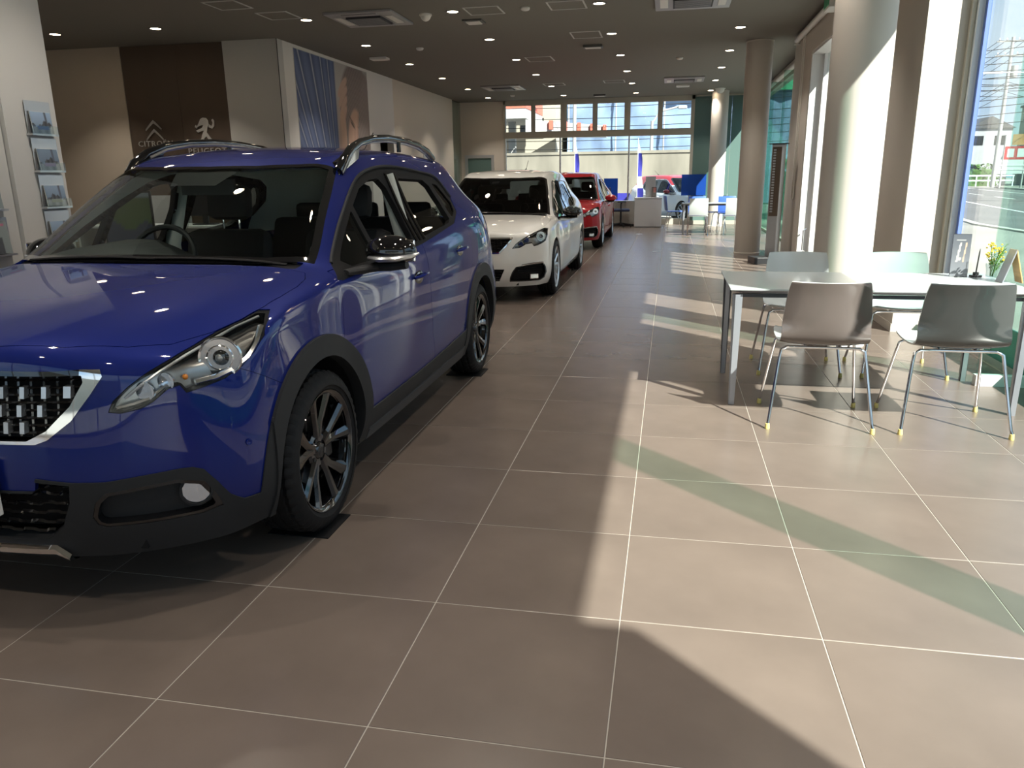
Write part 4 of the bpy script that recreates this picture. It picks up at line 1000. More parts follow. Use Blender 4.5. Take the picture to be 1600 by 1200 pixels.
        b=B(); b.tube([c+Vector((s*.07,-.005,-.055)),c+Vector((0,-.01,-.062)),c+Vector((-s*.07,-.01,-.065)),ons(mv(1.30),mz(.965),.01,s),ons(mv(1.20),mz(.965),-.01,s)],[.030,.034,.034,.030,.022],10,sq=(1.1,.6)); b.out('mirror_foot','cladding' if suv else 'black_gloss',h,True)
        if fold:      # this mirror is folded back against the window
            piv=Vector((s*.80,1.44,0)); h.matrix_local=Matrix.Translation(piv+Vector((0,.06,-.01)))@Matrix.Rotation(math.radians(72),4,'Z')@Matrix.Translation(-piv)
    # roof rails
    if suv:
        for s in (1,-1):
            L=[(.555,1.70,1.375),(.560,1.76,1.425),(.555,1.86,1.480),(.548,2.0,1.520),(.542,2.2,1.548),(.538,2.45,1.562),(.535,2.75,1.560),(.53,3.0,1.545),(.528,3.2,1.510),(.525,3.32,1.470)]
            b=B(); b.tube([(s*u,v,z) for u,v,z in L],[.030,.032,.026,.020,.018,.017,.017,.018,.022,.022],12,sq=(.7,1.0)); r_=b.out('roof_rail','black_gloss',car,True,60)
            L2=[(u-.012,v,z-.016) for u,v,z in L[2:]]
            b=B(); b.tube([(s*u,v,z) for u,v,z in L2],.009,8); b.out('rail_reflection','satin_silver',r_,True)  # silver tube standing in for the reflections along the rail's underside
            b=B(); b.prism([(1.68,1.36),(1.72,1.42),(1.95,1.49),(1.93,1.44)],'x',min(s*.52,s*.565),max(s*.52,s*.565)); b.out('rail_foot','black_gloss',r_)
            b=B(); b.tube([(s*.535,2.62,1.49),(s*.535,2.62,1.56)],.022,8,sq=(1,.5)); b.out('rail_foot','black_gloss',r_)
    b=B(); b.tube([(.0,mv(3.35 if suv else 3.3),mz(1.49)),(.0,mv(3.42),mz(1.51)+.03)],[.012,.008],8); b.tube([(.0,mv(3.40),mz(1.50)+.02),(.0,mv(3.62),mz(1.51)+.15)],.003,6)
    b.out('antenna','black_matte',car,True)
    # wipers
    for k,(u0,u1) in enumerate(((.10,-.52),(.62,.02))):
        b=B(); pts=[]
        for t in np.linspace(0,1,7):
            u=u0+(u1-u0)*t; v=mv(.918)+.10*(abs(u)/.7)**2.2+.008*math.sin(PI*t)
            h=bvh.ray_cast(Vector((mu(u),v,3)),Vector((0,0,-1))); pts.append((mu(u),v,h[0].z+.006))
        b.tube(pts,.008,6,sq=(1.3,.7)); b.out('wiper','black_matte',car,True)
    # interior
    zc=0 if suv else -.07
    b=B(); 
    V=[];F=[]; nu=17
    prof=[(mv(.97),mz(1.06)-.05),(mv(1.15),mz(1.10)-.10),(mv(1.45),mz(1.10)-.13),(mv(1.55),mz(1.08)-.18),(mv(1.56),.72+zc),(mv(1.50),.5+zc)]
    for k in range(nu):
        u=-.68+1.36*k/(nu-1); e=abs(u/.68)**4
        for i,(v,z) in enumerate(prof): V.append((u,v+.12*e*(1 if i<2 else .2),z+.03-.03*e+(.085*math.exp(-((u+.38)/.24)**4) if i in (1,2,3) else 0)*(.5 if i==1 else 1)))
    n=len(prof)
    for k in range(nu-1):
        for i in range(n-1): F.append((k*n+i,k*n+i+1,(k+1)*n+i+1,(k+1)*n+i))
    b.add(V,F); b.out('dashboard','dash',car,True)
    if detail:
        st=B(); st.lathe([(.185,0)],4) if False else None
        pts=[(.178*math.cos(q),.178*math.sin(q)*.95,0) for q in np.linspace(0,2*PI,33)]
        st.tube(pts,.014,8,cap=False); st.box(-.17,.17,-.02,.015,-.012,.012); st.ball((0,-.01,.01),(.06,.055,.03)); st.box(-.02,.02,-.17,0,-.012,.01)
        st.xf(Matrix.Translation((-.36,mv(1.60),mz(1.03)-.06))@Matrix.Rotation(math.radians(68),4,'X')); st.out('steering_wheel','dash',car,True)
    def seat(u,v,w,hz=1.0,head=True):
        q=B(); q.box(u-w,u+w,v-.28,v+.22,.42+zc,.58+zc,bev=.05); q.out('seat_cushion','seat_dark',car,True)
        q=B(); q.box(-w,w,-.07,.07,0,.58,bev=.06); q.xf(Matrix.Translation((u,v+.24,.52+zc))@Matrix.Rotation(math.radians(-16),4,'X')); bk=q.out('seat_back','seat_dark',car,True)
        if head:
            hb=B(); hb.box(-.13,.13,-.05,.05,0,.19,bev=.045); hb.xf(Matrix.Translation((u,v+.40,1.10+zc+.03))@Matrix.Rotation(math.radians(-8),4,'X')); hd_=hb.out('headrest','seat_dark',car,True)
            hb=B(); hb.tube([(u-.05,v+.41,1.07+zc),(u-.05,v+.41,1.15+zc)],.006,6); hb.tube([(u+.05,v+.41,1.07+zc),(u+.05,v+.41,1.15+zc)],.006,6); hb.out('headrest_post','chrome',hd_)
    for u in (-.36,.36): seat(u,mv(1.85),.25)
    q=B(); q.box(-.62,.62,mv(2.62),mv(3.10),.40+zc,.58+zc,bev=.05); q.out('rear_bench','seat_dark',car,True)
    q=B(); q.box(-.62,.62,-.07,.07,0,.60,bev=.05); q.xf(Matrix.Translation((0,mv(3.10),.52+zc))@Matrix.Rotation(math.radians(-18),4,'X')); q.out('rear_backrest','seat_dark',car,True)
    for u in (-.38,0,.38):
        q=B(); q.box(u-.11,u+.11,mv(3.30),mv(3.30)+.08,1.03+zc,1.19+zc,bev=.03); q.out('headrest','seat_dark',car,True)
    q=B(); q.box(-.12,.12,-.014,.014,-.035,.035,bev=.013); q.xf(Matrix.Translation((.0,mv(1.50),mz(1.35)-.035))@Matrix.Rotation(.2,4,'Z')); q.out('rear_view_mirror','dash',car,True)
    # black patch with sensor under the header
    V=[];F=[]
    for i in range(6):
        for k in range(7):
            u=(-.17+.34*k/6)*(1-.35*i/5); v=mv(1.545)-.17*i/5
            h=bvh.ray_cast(Vector((u,v,3)),Vector((0,0,-1))); V.append((u,h[0].y,h[0].z-.012))
    for i in range(5):
        for k in range(6): F.append((i*7+k,i*7+k+1,(i+1)*7+k+1,(i+1)*7+k))
    b=B(); b.add(V,F); b.out('sensor_cover','black_matte',car,True)
    if detail:
        # B pillars and parcel shelf inside
        for s in (1,-1):
            q=B(); q.tube([(s*.70,mv(2.2),.55+zc),(s*.70,mv(2.19),mz(1.0)),(s*.60,mv(2.2),mz(1.36))],[.06,.05,.045],8,sq=(.4,1)); q.out('inner_pillar','headliner' if suv else 'seat_dark',car,True)
        q=B(); q.box(-.6,.6,mv(3.35),mv(3.85),mz(1.0)-.04,mz(1.0)-.02); q.out('parcel_shelf','seat_dark',car)
    return car
suv=build_car('suv',(-1.38,.25,.004),0,'large blue compact SUV with black roof rails and grey wheel arches, nearest car','paint_blue',4,open_win=True)
white=build_car('hatch',(-1.42,6.66,0),0,'white five-door hatchback parked behind the blue SUV','paint_white',4,rim='satin_silver',glassm='auto_glass_dark')
red=build_car('hatch',(-1.40,13.0,0),0,'red hatchback parked third in line behind the white car','paint_red',3,rim='satin_silver',glassm='auto_glass_dark',mirror='paint_red')
for (x,y,l) in ((-.66,1.08,'front'),(-.66,3.62,'rear')):
    tbox('tyre_mat','black_matte','thin black mat under the blue car\'s %s wheel nearest the aisle'%l,'mat',x-.14,x+.115,y-.11,y+.11,.0,.004)
# ================= furniture =================
mat('shell_warm_grey',(.13,.108,.10),.12,coat=.6); mat('shell_dark_grey',(.045,.05,.05),.12,coat=.6); mat('shell_white',(.52,.56,.56),.2,coat=.4)
mat('foot_yellow',(.72,.62,.22),.5); mat('table_white',(.46,.50,.50),.25,coat=.3); mat('table_edge',(.34,.32,.34),.35); mat('leg_grey',(.36,.38,.42),.35,.5); mat('leg_dark',(.06,.065,.075),.3,.5)
mat('shell_blue',(.06,.14,.50),.3); mat('desk_white',(.60,.61,.62),.35); mat('cabinet_beige',(.50,.47,.42),.5); mat('mesh_navy',(.02,.03,.08),.6)
mat('black_plastic',(.02,.02,.022),.4); mat('paper',(.75,.75,.73),.6); mat('wood_light',(.60,.38,.16),.5,noise=(8,.15,(1,1,6))); mat('flower_yellow',(.75,.55,.04),.6); mat('leaf_green',(.10,.24,.05),.5)
mat('screen_dark',(.01,.012,.015),.12,coat=.8)
def shell_surface(w0,w1,depth,zs,zt,th=.006,nu=16,nv=22):
    """one moulded seat and back: returns outer and inner faces (front faces +y)"""
    prof=[]  # (y,z,halfwidth)
    P=[(.20,zs+.012,.215),(.17,zs+.002,.228),(.08,zs-.008,.232),(-.06,zs-.012,.232),(-.16,zs+.0,.230),(-.215,zs+.045,.228),(-.238,zs+.12,.226),(-.25,zs+.20,.220),(-.262,zs+.28,.212),(-.276,zt-.008,.200),(-.278,zt,.192)]
    P=cr_curve(P,3,False)
    return P
def make_chair(label,outer,inner,group=None):
    e=empty('meeting_chair',(0,0,0),label=label,cat='chair',group=group)
    P=shell_surface(0,0,0,.455,.80); nu=15
    def sheet(off,name,m,par,fl):
        V=[];F=[];n=len(P)
        for i,(y,z,w) in enumerate(P):
            a=P[max(i-1,0)];b=P[min(i+1,n-1)]; t=np.array([b[0]-a[0],b[1]-a[1]]); t/=np.linalg.norm(t); nr=np.array([-t[1],t[0]]) # outward (down / back)
            back=np.clip((z-.47)/.1,0,1)
            for k in range(nu):
                s=-1+2*k/(nu-1); cur=.030*s*s*(1-back)+.0
                # seat dish: sides rise; back wraps forward
                dy=.055*s*s*back; dz=.018*s*s*(1-back)
                ww=w*(1-.02*abs(s)**6)
                V.append((ww*s, y+dy+nr[0]*off, z+dz+nr[1]*off))
        for i in range(n-1):
            for k in range(nu-1):
                a=i*nu+k; q=(a,a+1,a+nu+1,a+nu); F.append(q if fl else q[::-1])
        return V,F
    Vo,Fo=sheet(.005,'',None,None,True); Vi,Fi=sheet(-.004,'',None,None,False)
    n=len(P); b=[k for k in range(nu)]+[i*nu+nu-1 for i in range(1,n)]+[(n-1)*nu+k for k in range(nu-2,-1,-1)]+[i*nu for i in range(n-2,0,-1)]
    N=len(Vo); Ve=[]; 
    o=mesh('shell_outer',Vo,Fo,outer,e,True)
    mesh('shell_inner',Vi,Fi,inner,e,True)
    E=B(); m=len(b); E.add([Vo[i] for i in b]+[Vi[i] for i in b],[(k,(k+1)%m,m+(k+1)%m,m+k) for k in range(m)]); E.out('shell_edge',inner,e)
    # chrome legs: rear pair and front pair joined below the seat
    for (y0,y1,nm) in ((-.15,-.265,'rear'),(.12,.235,'front')):
        for s in (-1,1):
            L=B(); L.tube([(0,y0,.437),(s*.13,y0,.437),(s*.185,y0,.436),(s*.212,y0+(y1-y0)*.06,.420),(s*.222,y0+(y1-y0)*.18,.36),(s*.262,y1-(y1-y0)*.10,.05),(s*.266,y1,.028)],.0085,10); lg=L.out('leg','chrome',e,True)
            B().lathe([(.0001,.0),(.0125,.0),(.0135,.006),(.011,.030),(.0095,.031)],12,c=(s*.267,y1,0)).out('foot_cap','foot_yellow',lg,True)
    B().tube([(-.09,-.15,.440),(-.09,.12,.440)],.008,8).tube([(.09,-.15,.440),(.09,.12,.440)],.008,8).out('under_frame','chrome',e,True)
    return e
def put(o,x,y,rz): o.location=(x,y,0); o.rotation_euler=(0,0,rz); return o
put(make_chair('warm grey shell chair with chrome legs, near side of the table, left one','shell_warm_grey','shell_white','chairs around the near meeting table'),1.545,2.89,-.02)
put(make_chair('dark grey shell chair with chrome legs, near side of the table, right one','shell_dark_grey','shell_white','chairs around the near meeting table'),2.215,2.90,.0)
put(make_chair('white shell chair across the near table, left one, in shade','shell_white','shell_white','chairs around the near meeting table'),1.62,4.08,PI)
put(make_chair('white shell chair across the near table, right one, in sunlight','shell_white','shell_white','chairs around the near meeting table'),2.29,4.10,PI+.02)
def table(x0,x1,y0,y1,zt,label,group=None,name='meeting_table'):
    e=empty(name,((x0+x1)/2,(y0+y1)/2,0),label=label,cat='table',group=group); hx,hy=(x1-x0)/2,(y1-y0)/2
    b=B(); i=.075; V=[(-hx,-hy,zt),(hx,-hy,zt),(hx,hy,zt),(-hx,hy,zt),(-hx,-hy,zt-.008),(hx,-hy,zt-.008),(hx,hy,zt-.008),(-hx,hy,zt-.008),(-hx+i,-hy+i,zt-.034),(hx-i,-hy+i,zt-.034),(hx-i,hy-i,zt-.034),(-hx+i,hy-i,zt-.034)]
    b.add(V,[(0,1,2,3)]+[(a,a+4,(a+1)%4+4,(a+1)%4) for a in range(4)]); b.k=1
    b.add(V,[(a+4,a+8,(a+1)%4+8,(a+1)%4+4) for a in range(4)]+[(8,11,10,9)])
    b.out('table_top',['table_white','table_edge'],e)
    for sx in (-1,1):
        for sy in (-1,1):
            b=B(); cx,cy=sx*(hx-.045),sy*(hy-.045); w=.028; t=.014
            V=[]
            for (z,k) in ((0,.62),(zt-.036,1.0)):
                ww=w*k; V+=[(cx-t,cy-ww,z),(cx+t,cy-ww,z),(cx+t,cy+ww,z),(cx-t,cy+ww,z)]
            # outer faces folded: an L shaped section
            b.add(V,[(0,3,2,1),(4,5,6,7),(0,1,5,4),(1,2,6,5),(2,3,7,6),(3,0,4,7)])
            V=[]
            for (z,k) in ((0,.6),(zt-.036,1.0)):
                ww=w*k; V+=[(cx-ww,cy-sy*0-t*.9,z),(cx+ww,cy-t*.9,z),(cx+ww,cy+t*.9,z),(cx-ww,cy+t*.9,z)]
            b.k=1 if sy>0 else 0
            b.add(V,[(0,3,2,1),(4,5,6,7),(0,1,5,4),(1,2,6,5),(2,3,7,6),(3,0,4,7)])
            b.out('leg',['leg_grey','leg_dark'],e)
    b=B(); b.box(-hx+.06,hx-.06,-hy+.05,-hy+.07,zt-.055,zt-.034); b.box(-hx+.06,hx-.06,hy-.07,hy-.05,zt-.055,zt-.034); b.out('apron_rail','leg_dark',e)
    return e
table(1.07,2.70,3.05,3.92,.705,'long white meeting table with grey legs near the right window')
# ---- things on the near table ----
TZ=.705
def flat_pic(name,parent,fn,w,h,nx,nz,Mx):
    """a small printed picture: colours per vertex"""
    if 'print' not in M:
        m=bpy.data.materials.new('print'); m.use_nodes=True; t=m.node_tree; b_=t.nodes['Principled BSDF']; b_.inputs['Roughness'].default_value=.35
        a=t.nodes.new('ShaderNodeAttribute'); a.attribute_name='ink'; t.links.new(a.outputs['Color'],b_.inputs['Base Color']); M['print']=m
    V=[];F=[];C=[]
    for r in range(nz):
        for c in range(nx):
            s,t=c/(nx-1),r/(nz-1); V.append(tuple(Mx@Vector((-w/2+w*s,0,h*t)))); C.append((*fn(s,t),1))
    for r in range(nz-1):
        for c in range(nx-1): a=r*nx+c; F.append((a,a+1,a+nx+1,a+nx))
    o=mesh(name,V,F,'print',parent); at=o.data.color_attributes.new('ink','FLOAT_COLOR','POINT'); at.data.foreach_set('color',np.array(C,float).ravel()); return o
e=empty('menu_stand',(2.50,3.74,TZ),-.2,label='tall grey picture card standing at the right end of the near table',cat='menu stand')
tilt=Matrix.Rotation(-.10,4,'X')
b=B(); b.box(-.050,.050,0,.004,0,.265); b.xf(tilt); b.out('backing','black_plastic',e)
def menu(s,t):
    c=np.array([.10,.11,.13])+.12*(1-t)*np.array([1,1.02,1.05])
    if .35<t<.80:
        if abs(s-.30-(t-.35)*.35)<.05: c=np.array([.55,.52,.48])
        if abs(s-.66-(t-.35)*.25)<.035: c=np.array([.60,.42,.30])
        if (s-.45)**2*4+(t-.42)**2*22<.03: c=np.array([.6,.58,.5])
    if .86<t<.875 and .2<s<.7: c=np.array([.5,.5,.5])
    return tuple(c)
flat_pic('card',e,menu,.098,.26,24,60,tilt@Matrix.Translation((0,-.001,.002)))
b=B(); b.box(-.04,.04,.0,.07,0,.004); b.out('stand_foot','black_plastic',e)
e=empty('pen_stand',(2.60,3.74,TZ),.3,label='small black pen stand with an upright pen by the picture card',cat='pen stand')
B().box(-.03,.03,-.022,.022,0,.012,bev=.003).box(-.012,.012,-.012,.012,.012,.03).out('base','black_plastic',e); B().tube([(0,0,.03),(.006,0,.15),(.008,0,.175)],[.004,.004,.0015],8).out('pen','black_plastic',e,True)
e=empty('flower_vase',(2.645,3.62,TZ),label='clear glass vase with yellow and green flowers on the near table',cat='vase')
B().lathe([(.0001,.004),(.026,.004),(.030,.012),(.032,.05),(.040,.095),(.0385,.095),(.030,.05),(.027,.016),(.0001,.014)],24).out('vase_body','vase_glass',e,True)
for k in range(15):
    a=rng.uniform(0,2*PI); r=rng.uniform(.012,.055); h=rng.uniform(.10,.22); top=Vector((r*math.cos(a)+.02,r*math.sin(a),h))
    st=B(); st.tube([(.008*math.cos(a),.008*math.sin(a),.02),(top.x*.4,top.y*.4,h*.6),tuple(top)],.0016,5); stem=st.out('stem','leaf_green',e)
    lf=B()
    for q in range(9):
        t=.35+.65*q/9; p=Vector((.008*math.cos(a),.008*math.sin(a),.02)).lerp(top,t); aa=rng.uniform(0,2*PI); d=Vector((math.cos(aa),math.sin(aa),.9)).normalized()*.026; sd_=d.cross(Vector((0,0,1))).normalized()*.004
        lf.add([p,p+d*.5+sd_,p+d,p+d*.5-sd_],[(0,1,2,3)])
    lf.out('leaves','leaf_green',stem)
    if k%2==0:
        fb=B()
        for q in range(10):
            p=top+Vector(rng.normal(0,.010,3)); fb.ball(tuple(p),.0055,6,4)
        fb.out('blossom','flower_yellow',stem,True)
e=empty('tent_card',(2.70,3.50,TZ),-.15,label='grey and wood A-frame tent card at the table end',cat='tent card')
b=B(); b.box(-.045,.045,-.003,.003,0,.20); b.xf(Matrix.Translation((0,-.055,0))@Matrix.Rotation(-.28,4,'X')); b.out('front_leaf','wood_light',e)
b=B(); b.box(-.045,.045,-.003,.003,0,.20); b.xf(Matrix.Translation((0,.055,0))@Matrix.Rotation(.28,4,'X')); b.out('back_leaf','leg_grey',e)
for o in (e,): o.rotation_euler=(0,0,1.62)
# ---- far reception desk group ----
e=empty('reception_counter',(.14,20.25,0),label='white box reception counter in front of the end windows',cat='counter')
B().box(-.36,.36,-.22,.22,.02,.76,bev=.004).out('body','desk_white',e); B().box(-.37,.37,-.23,.23,.76,.79,bev=.003).out('counter_top','desk_white',e); B().box(-.34,.34,-.20,.20,0,.02).out('plinth','leg_grey',e)
e=empty('low_cabinet',(-.80,20.85,0),label='low beige cabinet under the end window, left of the white counter',cat='cabinet')
B().box(-.60,.60,-.2,.2,.05,.66).out('body','cabinet_beige',e); B().box(-.61,.61,-.21,.21,.66,.69).out('cabinet_top','desk_white',e); B().box(-.58,.58,-.18,.18,0,.05).out('plinth','black_plastic',e)
for k in range(4): B().box(-.595+k*.3,-.31+k*.3+.0,-.212,-.2,.07,.64,bev=.002).out('door','cabinet_beige',e)
e=empty('desk_organiser',(.22,20.3,.79),label='white upright panel and small picture frame on the reception counter',cat='display stand')
B().box(-.17,.10,.02,.05,0,.55,bev=.003).out('panel','desk_white',e); b=B(); b.box(.0,.13,-.06,-.045,0,.27); b.out('picture_frame','black_plastic',e); flat_pic('picture',e,lambda s,t:(.25+.3*(t>.5)*(s>.3),.22,.2),.11,.24,8,12,Matrix.Translation((.065,-.062,.012)))
def office_chair(x,y,rz,label,m='mesh_navy'):
    e=empty('office_chair',(x,y,0),rz,label=label,cat='chair')
    for k in range(5):
        a=2*PI*k/5+.3; lg=B(); lg.tube([(0,0,.10),(.28*math.cos(a),.28*math.sin(a),.065)],[.022,.015],8); l_=lg.out('leg','black_plastic',e,True); B().ball((.28*math.cos(a),.28*math.sin(a),.028),(.025,.025,.028),10,6).out('castor','black_plastic',l_,True)
    B().tube([(0,0,.08),(0,0,.42)],.025,10).out('gas_lift','black_plastic',e,True)
    B().box(-.24,.24,-.24,.24,.42,.49,bev=.03).out('seat',m,e,True)
    b=B(); b.box(-.22,.22,-.02,.02,0,.52,bev=.018); b.xf(Matrix.Translation((0,-.25,.55))@Matrix.Rotation(.12,4,'X')); b.out('backrest',m,e,True)
    for s in (-1,1): B().tube([(s*.25,0,.45),(s*.28,0,.62),(s*.28,.02,.66)],.014,8).box(min(s*.25,s*.31),max(s*.25,s*.31),-.1,.14,.66,.69,bev=.01).out('armrest','black_plastic',e,True)
    return e
office_chair(-.60,20.28,-1.5,'navy office chair on castors between the beige cabinet and white counter')
# ---- far table with white and blue chairs ----
table(1.0,2.45,17.3,18.1,.72,'white table by the far column, with white and blue chairs')
def sled_chair(x,y,rz,label,m):
    e=empty('visitor_chair',(x,y,0),rz,label=label,cat='chair',group='chairs around the far table')
    b=B(); b.box(-.22,.22,-.21,.22,.44,.46,bev=.008); b.out('seat',m,e,True)
    b=B(); b.box(-.21,.21,-.008,.008,.0,.38,bev=.007); b.xf(Matrix.Translation((0,-.22,.47))@Matrix.Rotation(.13,4,'X')); b.out('backrest',m,e,True)
    for s in (-1,1):
        for yy in (-.19,.17): B().tube([(s*.19,yy*.6,.435),(s*.20,yy*.8,.40),(s*.225,yy*1.15,.0)],.009,8).out('leg','chrome',e,True)
    return e
sled_chair(1.36,17.05,0.0,'white chair with its back to the camera, far table, left one','shell_white')
sled_chair(2.15,17.05,0.05,'white chair partly hidden by the middle column, far table','shell_white')
sled_chair(1.38,18.35,PI,'blue chair on the window side of the far table, left one','shell_blue')
sled_chair(2.10,18.35,PI,'blue chair on the window side of the far table, right one','shell_blue')
sled_chair(1.85,18.9,PI*.6,'dark blue chair turned sideways beside the far column','mesh_navy')
sled_chair(.85,19.5,-1.4,'blue cantilever chair seen side-on, right of the white counter','shell_blue')
# floor displays near the far column
e=empty('brochure_tower',(2.55,17.6,0),label='narrow brochure tower with dark covers behind the far table',cat='brochure rack')
B().box(-.12,.12,-.05,.05,.9,1.9).box(-.15,.15,-.12,.12,0,.03).box(-.02,.02,-.02,.02,.03,.9).out('frame','black_plastic',e)
for k in range(4): flat_pic('brochure',e,(lambda k:lambda s,t:((.1,.25,.3),(.35,.1,.1),(.2,.3,.45),(.3,.3,.3))[k])(k),.2,.2,3,3,Matrix.Translation((0,-.056,.92+k*.24)))
# ---- slim totem beside the entrance ----
e=empty('display_totem',(2.36,11.6,0),-.35,label='tall slim grey display totem beside the entrance pier',cat='display totem')
B().box(-.10,.10,-.035,.035,.02,1.80,bev=.005).out('frame','satin_silver',e); B().box(-.085,.055,-.042,-.035,.70,1.76).out('dark_panel','panel_brown',e); B().box(.055,.085,-.044,-.035,.1,1.78).out('light_strip','pale_frame',e)
B().box(-.14,.14,-.06,.06,1.80,1.815).out('cap','black_plastic',e); B().box(-.20,.22,-.22,.10,0,.03,bev=.004).out('foot_plate','black_plastic',e)
n=B()
for k in range(24): n.box(-.07,-.03,-.046,-.042,.76+k*.041,.785+k*.041)
q=n.out('lettering','satin_silver',e)
e=empty('black_box',(2.12,11.15,0),.2,label='low black box on the floor at the foot of the totem',cat='box')
B().box(-.13,.13,-.20,.16,.0,.10,bev=.006).out('body','black_plastic',e)
# ---- blue film panels hung before the end glass ----
for x0,x1,z0,z1,l in ((1.02,1.70,.80,1.38,'translucent blue film square on the green glass beside the far column'),(-1.18,-.78,.70,1.30,'small blue film square on the end window above the beige cabinet')):
    o=B().box(x0,x1,YB-.062,YB-.052,z0,z1).out('window_film','film_blue'); tag(o,l,'window film')
# ---- brochure pillar at left ----
PX=-3.3
wp=struct('wall_brochure',B().box(-4.2,PX,2.69,3.115,0,CZ).box(-4.2,PX-.03,-.5,2.685,0,CZ),'wall_white')
def cover(seed):
    r=np.random.default_rng(seed); base=r.uniform(.1,.5,3); sky=np.array([.45,.6,.8])*r.uniform(.5,1.2)
    def f(s,t):
        h=.45+.12*math.sin(s*7+seed)+.05*math.sin(s*23)
        c=sky*(.6+.5*t) if t>h else np.array([.10,.10,.11])*(1+math.sin(s*31+seed)*.4)
        if t<.30: c=np.array([.2,.2,.21])+.06*math.sin(s*17)
        if abs(s-.5)<.28 and .16<t<.36: c=base*.5
        if t>h and abs(s-.72)<.06: c=np.array([.15,.17,.22])
        return tuple(np.clip(c,0,1))
    return f
k=0
for (yc,zc_,nm) in [(2.955,1.655,'top'),(2.965,1.428,'second'),(2.975,1.200,'third'),(2.975,.972,'lowest')]:
    e=empty('brochure_holder',(PX,yc,zc_),PI/2,label='clear brochure holder on the white pillar face, %s of the column by the brown wall'%nm,cat='brochure holder',group='brochure holders on the white pillar')
    Mx=Matrix.Translation((0,-.012,0))@Matrix.Rotation(-.12,4,'X')
    B().box(-.11,.11,-.045,0,-.012,0).out('ledge','alu',e); b=B(); b.box(-.105,.105,-.003,.0,0,.20); b.xf(Matrix.Translation((0,-.008,0))); b.out('back_plate','alu',e)
    b=B(); b.box(-.11,.11,-.048,-.044,-.012,.05); b.out('lip','clear_glass',e)
    br=empty('brochure',(PX+.0,yc,zc_),PI/2,label='brochure with a car photo in the %s holder of the pillar face'%nm,cat='brochure',group='brochures on the white pillar')
    b=B(); b.box(-.085,.085,-.006,0,0.001,.135); b.xf(Matrix.Translation((0,-.030,.002))@Matrix.Rotation(-.12,4,'X')); b.out('pages','paper',br)
    flat_pic('cover',br,cover(k+3),.168,.132,30,26,Matrix.Translation((0,-.037,.003))@Matrix.Rotation(-.12,4,'X')); k+=1
for (yc,zc_,nm) in [(2.47,1.20,'upper'),(2.48,.93,'lower')]:
    e=empty('brochure_holder',(PX-.03,yc,zc_),PI/2,label='brochure holder cut by the left edge of the picture, %s one'%nm,cat='brochure holder',group='brochure holders on the white pillar')
    B().box(-.12,.12,-.045,0,-.012,0).out('ledge','alu',e); B().box(-.115,.115,-.01,-.004,0,.22).out('back_plate','alu',e)
    br=empty('brochure',(PX-.03,yc,zc_),PI/2,label='brochure in the holder cut by the left edge, %s one'%nm,cat='brochure',group='brochures on the white pillar')
    b=B(); b.box(-.095,.095,-.006,0,0.001,.20); b.xf(Matrix.Translation((0,-.030,.002))@Matrix.Rotation(-.10,4,'X')); b.out('pages','paper',br)
    flat_pic('cover',br,(lambda s,t:(.62,.2,.3) if (t>.84 and t<.92 and .35<s<.9) else ((.10,.11,.12) if (abs(s-.6)<.13 and t<.5) else (.33,.38,.37))),.188,.197,24,30,Matrix.Translation((0,-.037,.003))@Matrix.Rotation(-.10,4,'X'))
# ---- emblems and names on the brown wall ----
mat('emblem_steel',(.60,.58,.54),.4,.3)
def text(s,x,z,size,name,label,y=10.468,m='emblem_steel',ext=.006,sp=1.15):
    c=bpy.data.curves.new(name,'FONT'); c.body=s; c.size=size; c.extrude=ext; c.align_x='CENTER'; c.space_character=sp; c.resolution_u=2
    t=bpy.data.objects.new('tmp',c); COL.objects.link(t); dg=bpy.context.evaluated_depsgraph_get(); me=bpy.data.meshes.new_from_object(t.evaluated_get(dg)); bpy.data.objects.remove(t)
    o=bpy.data.objects.new(name,me); me.name=name; me.materials.clear(); me.materials.append(M[m]); o.location=(x,y,z); o.rotation_euler=(PI/2,0,0); COL.objects.link(o); return o
e=empty('wall_emblem',(-7.76,10.46,2.17),label='silver double chevron emblem with lettering below, left panel of the brown wall',cat='wall sign')
for dz,w,h in ((.075,.24,.13),(-.065,.26,.15)):
    # a chevron with a ridge: curved arms
    V=[];F=[]; n=13
    for k in range(n):
        s=-1+2*k/(n-1); zc_=-abs(s)**1.15*h; th=.034+.022*(1-abs(s))
        V+=[(s*w,-.004,dz+zc_-th*.5+.08),(s*w*.99,-.022,dz+zc_+.08),(s*w,-.004,dz+zc_+th*.5+.08)]
    for k in range(n-1):
        F+=[(3*k,3*k+3,3*k+4,3*k+1),(3*k+1,3*k+4,3*k+5,3*k+2)]
    mesh('chevron',[(x*.62,y,z) for x,y,z in V],F,'emblem_steel',e)
t=text('CITROËN',0,0,.125,'lettering',None); t.parent=e; t.location=(.0,-.004,-.235); t.scale=(1.12,1,1)
e=empty('wall_emblem',(-6.82,10.46,2.15),label='silver standing lion emblem with lettering below, right panel of the brown wall',cat='wall sign')
LION=[(-.17,.10),(-.12,.17),(-.08,.24),(-.02,.27),(.05,.26),(.09,.21),(.10,.14),(.06,.06),(.04,-.02),(.09,-.10),(.17,-.20),(.21,-.27),(.15,-.28),(.10,-.22),(.02,-.10),(-.03,-.13),(-.05,-.20),(-.02,-.27),(-.10,-.28),(-.12,-.20),(-.08,-.08),(-.02,.02),(-.10,.0),(-.16,-.02),(-.20,.02),(-.14,.04),(-.06,.07),(-.02,.12),(-.08,.12),(-.16,.09),(-.18,.06),(-.22,.09),(-.2,.13)]
b=B(); b.prism([(x*.8,z*.8) for x,z in LION],'y',-.016,-.003); b.out('lion','emblem_steel',e)
TAIL=[(.10,.14),(.16,.10),(.19,.16),(.17,.22),(.20,.24),(.23,.20),(.22,.10),(.17,.05),(.09,.08)]
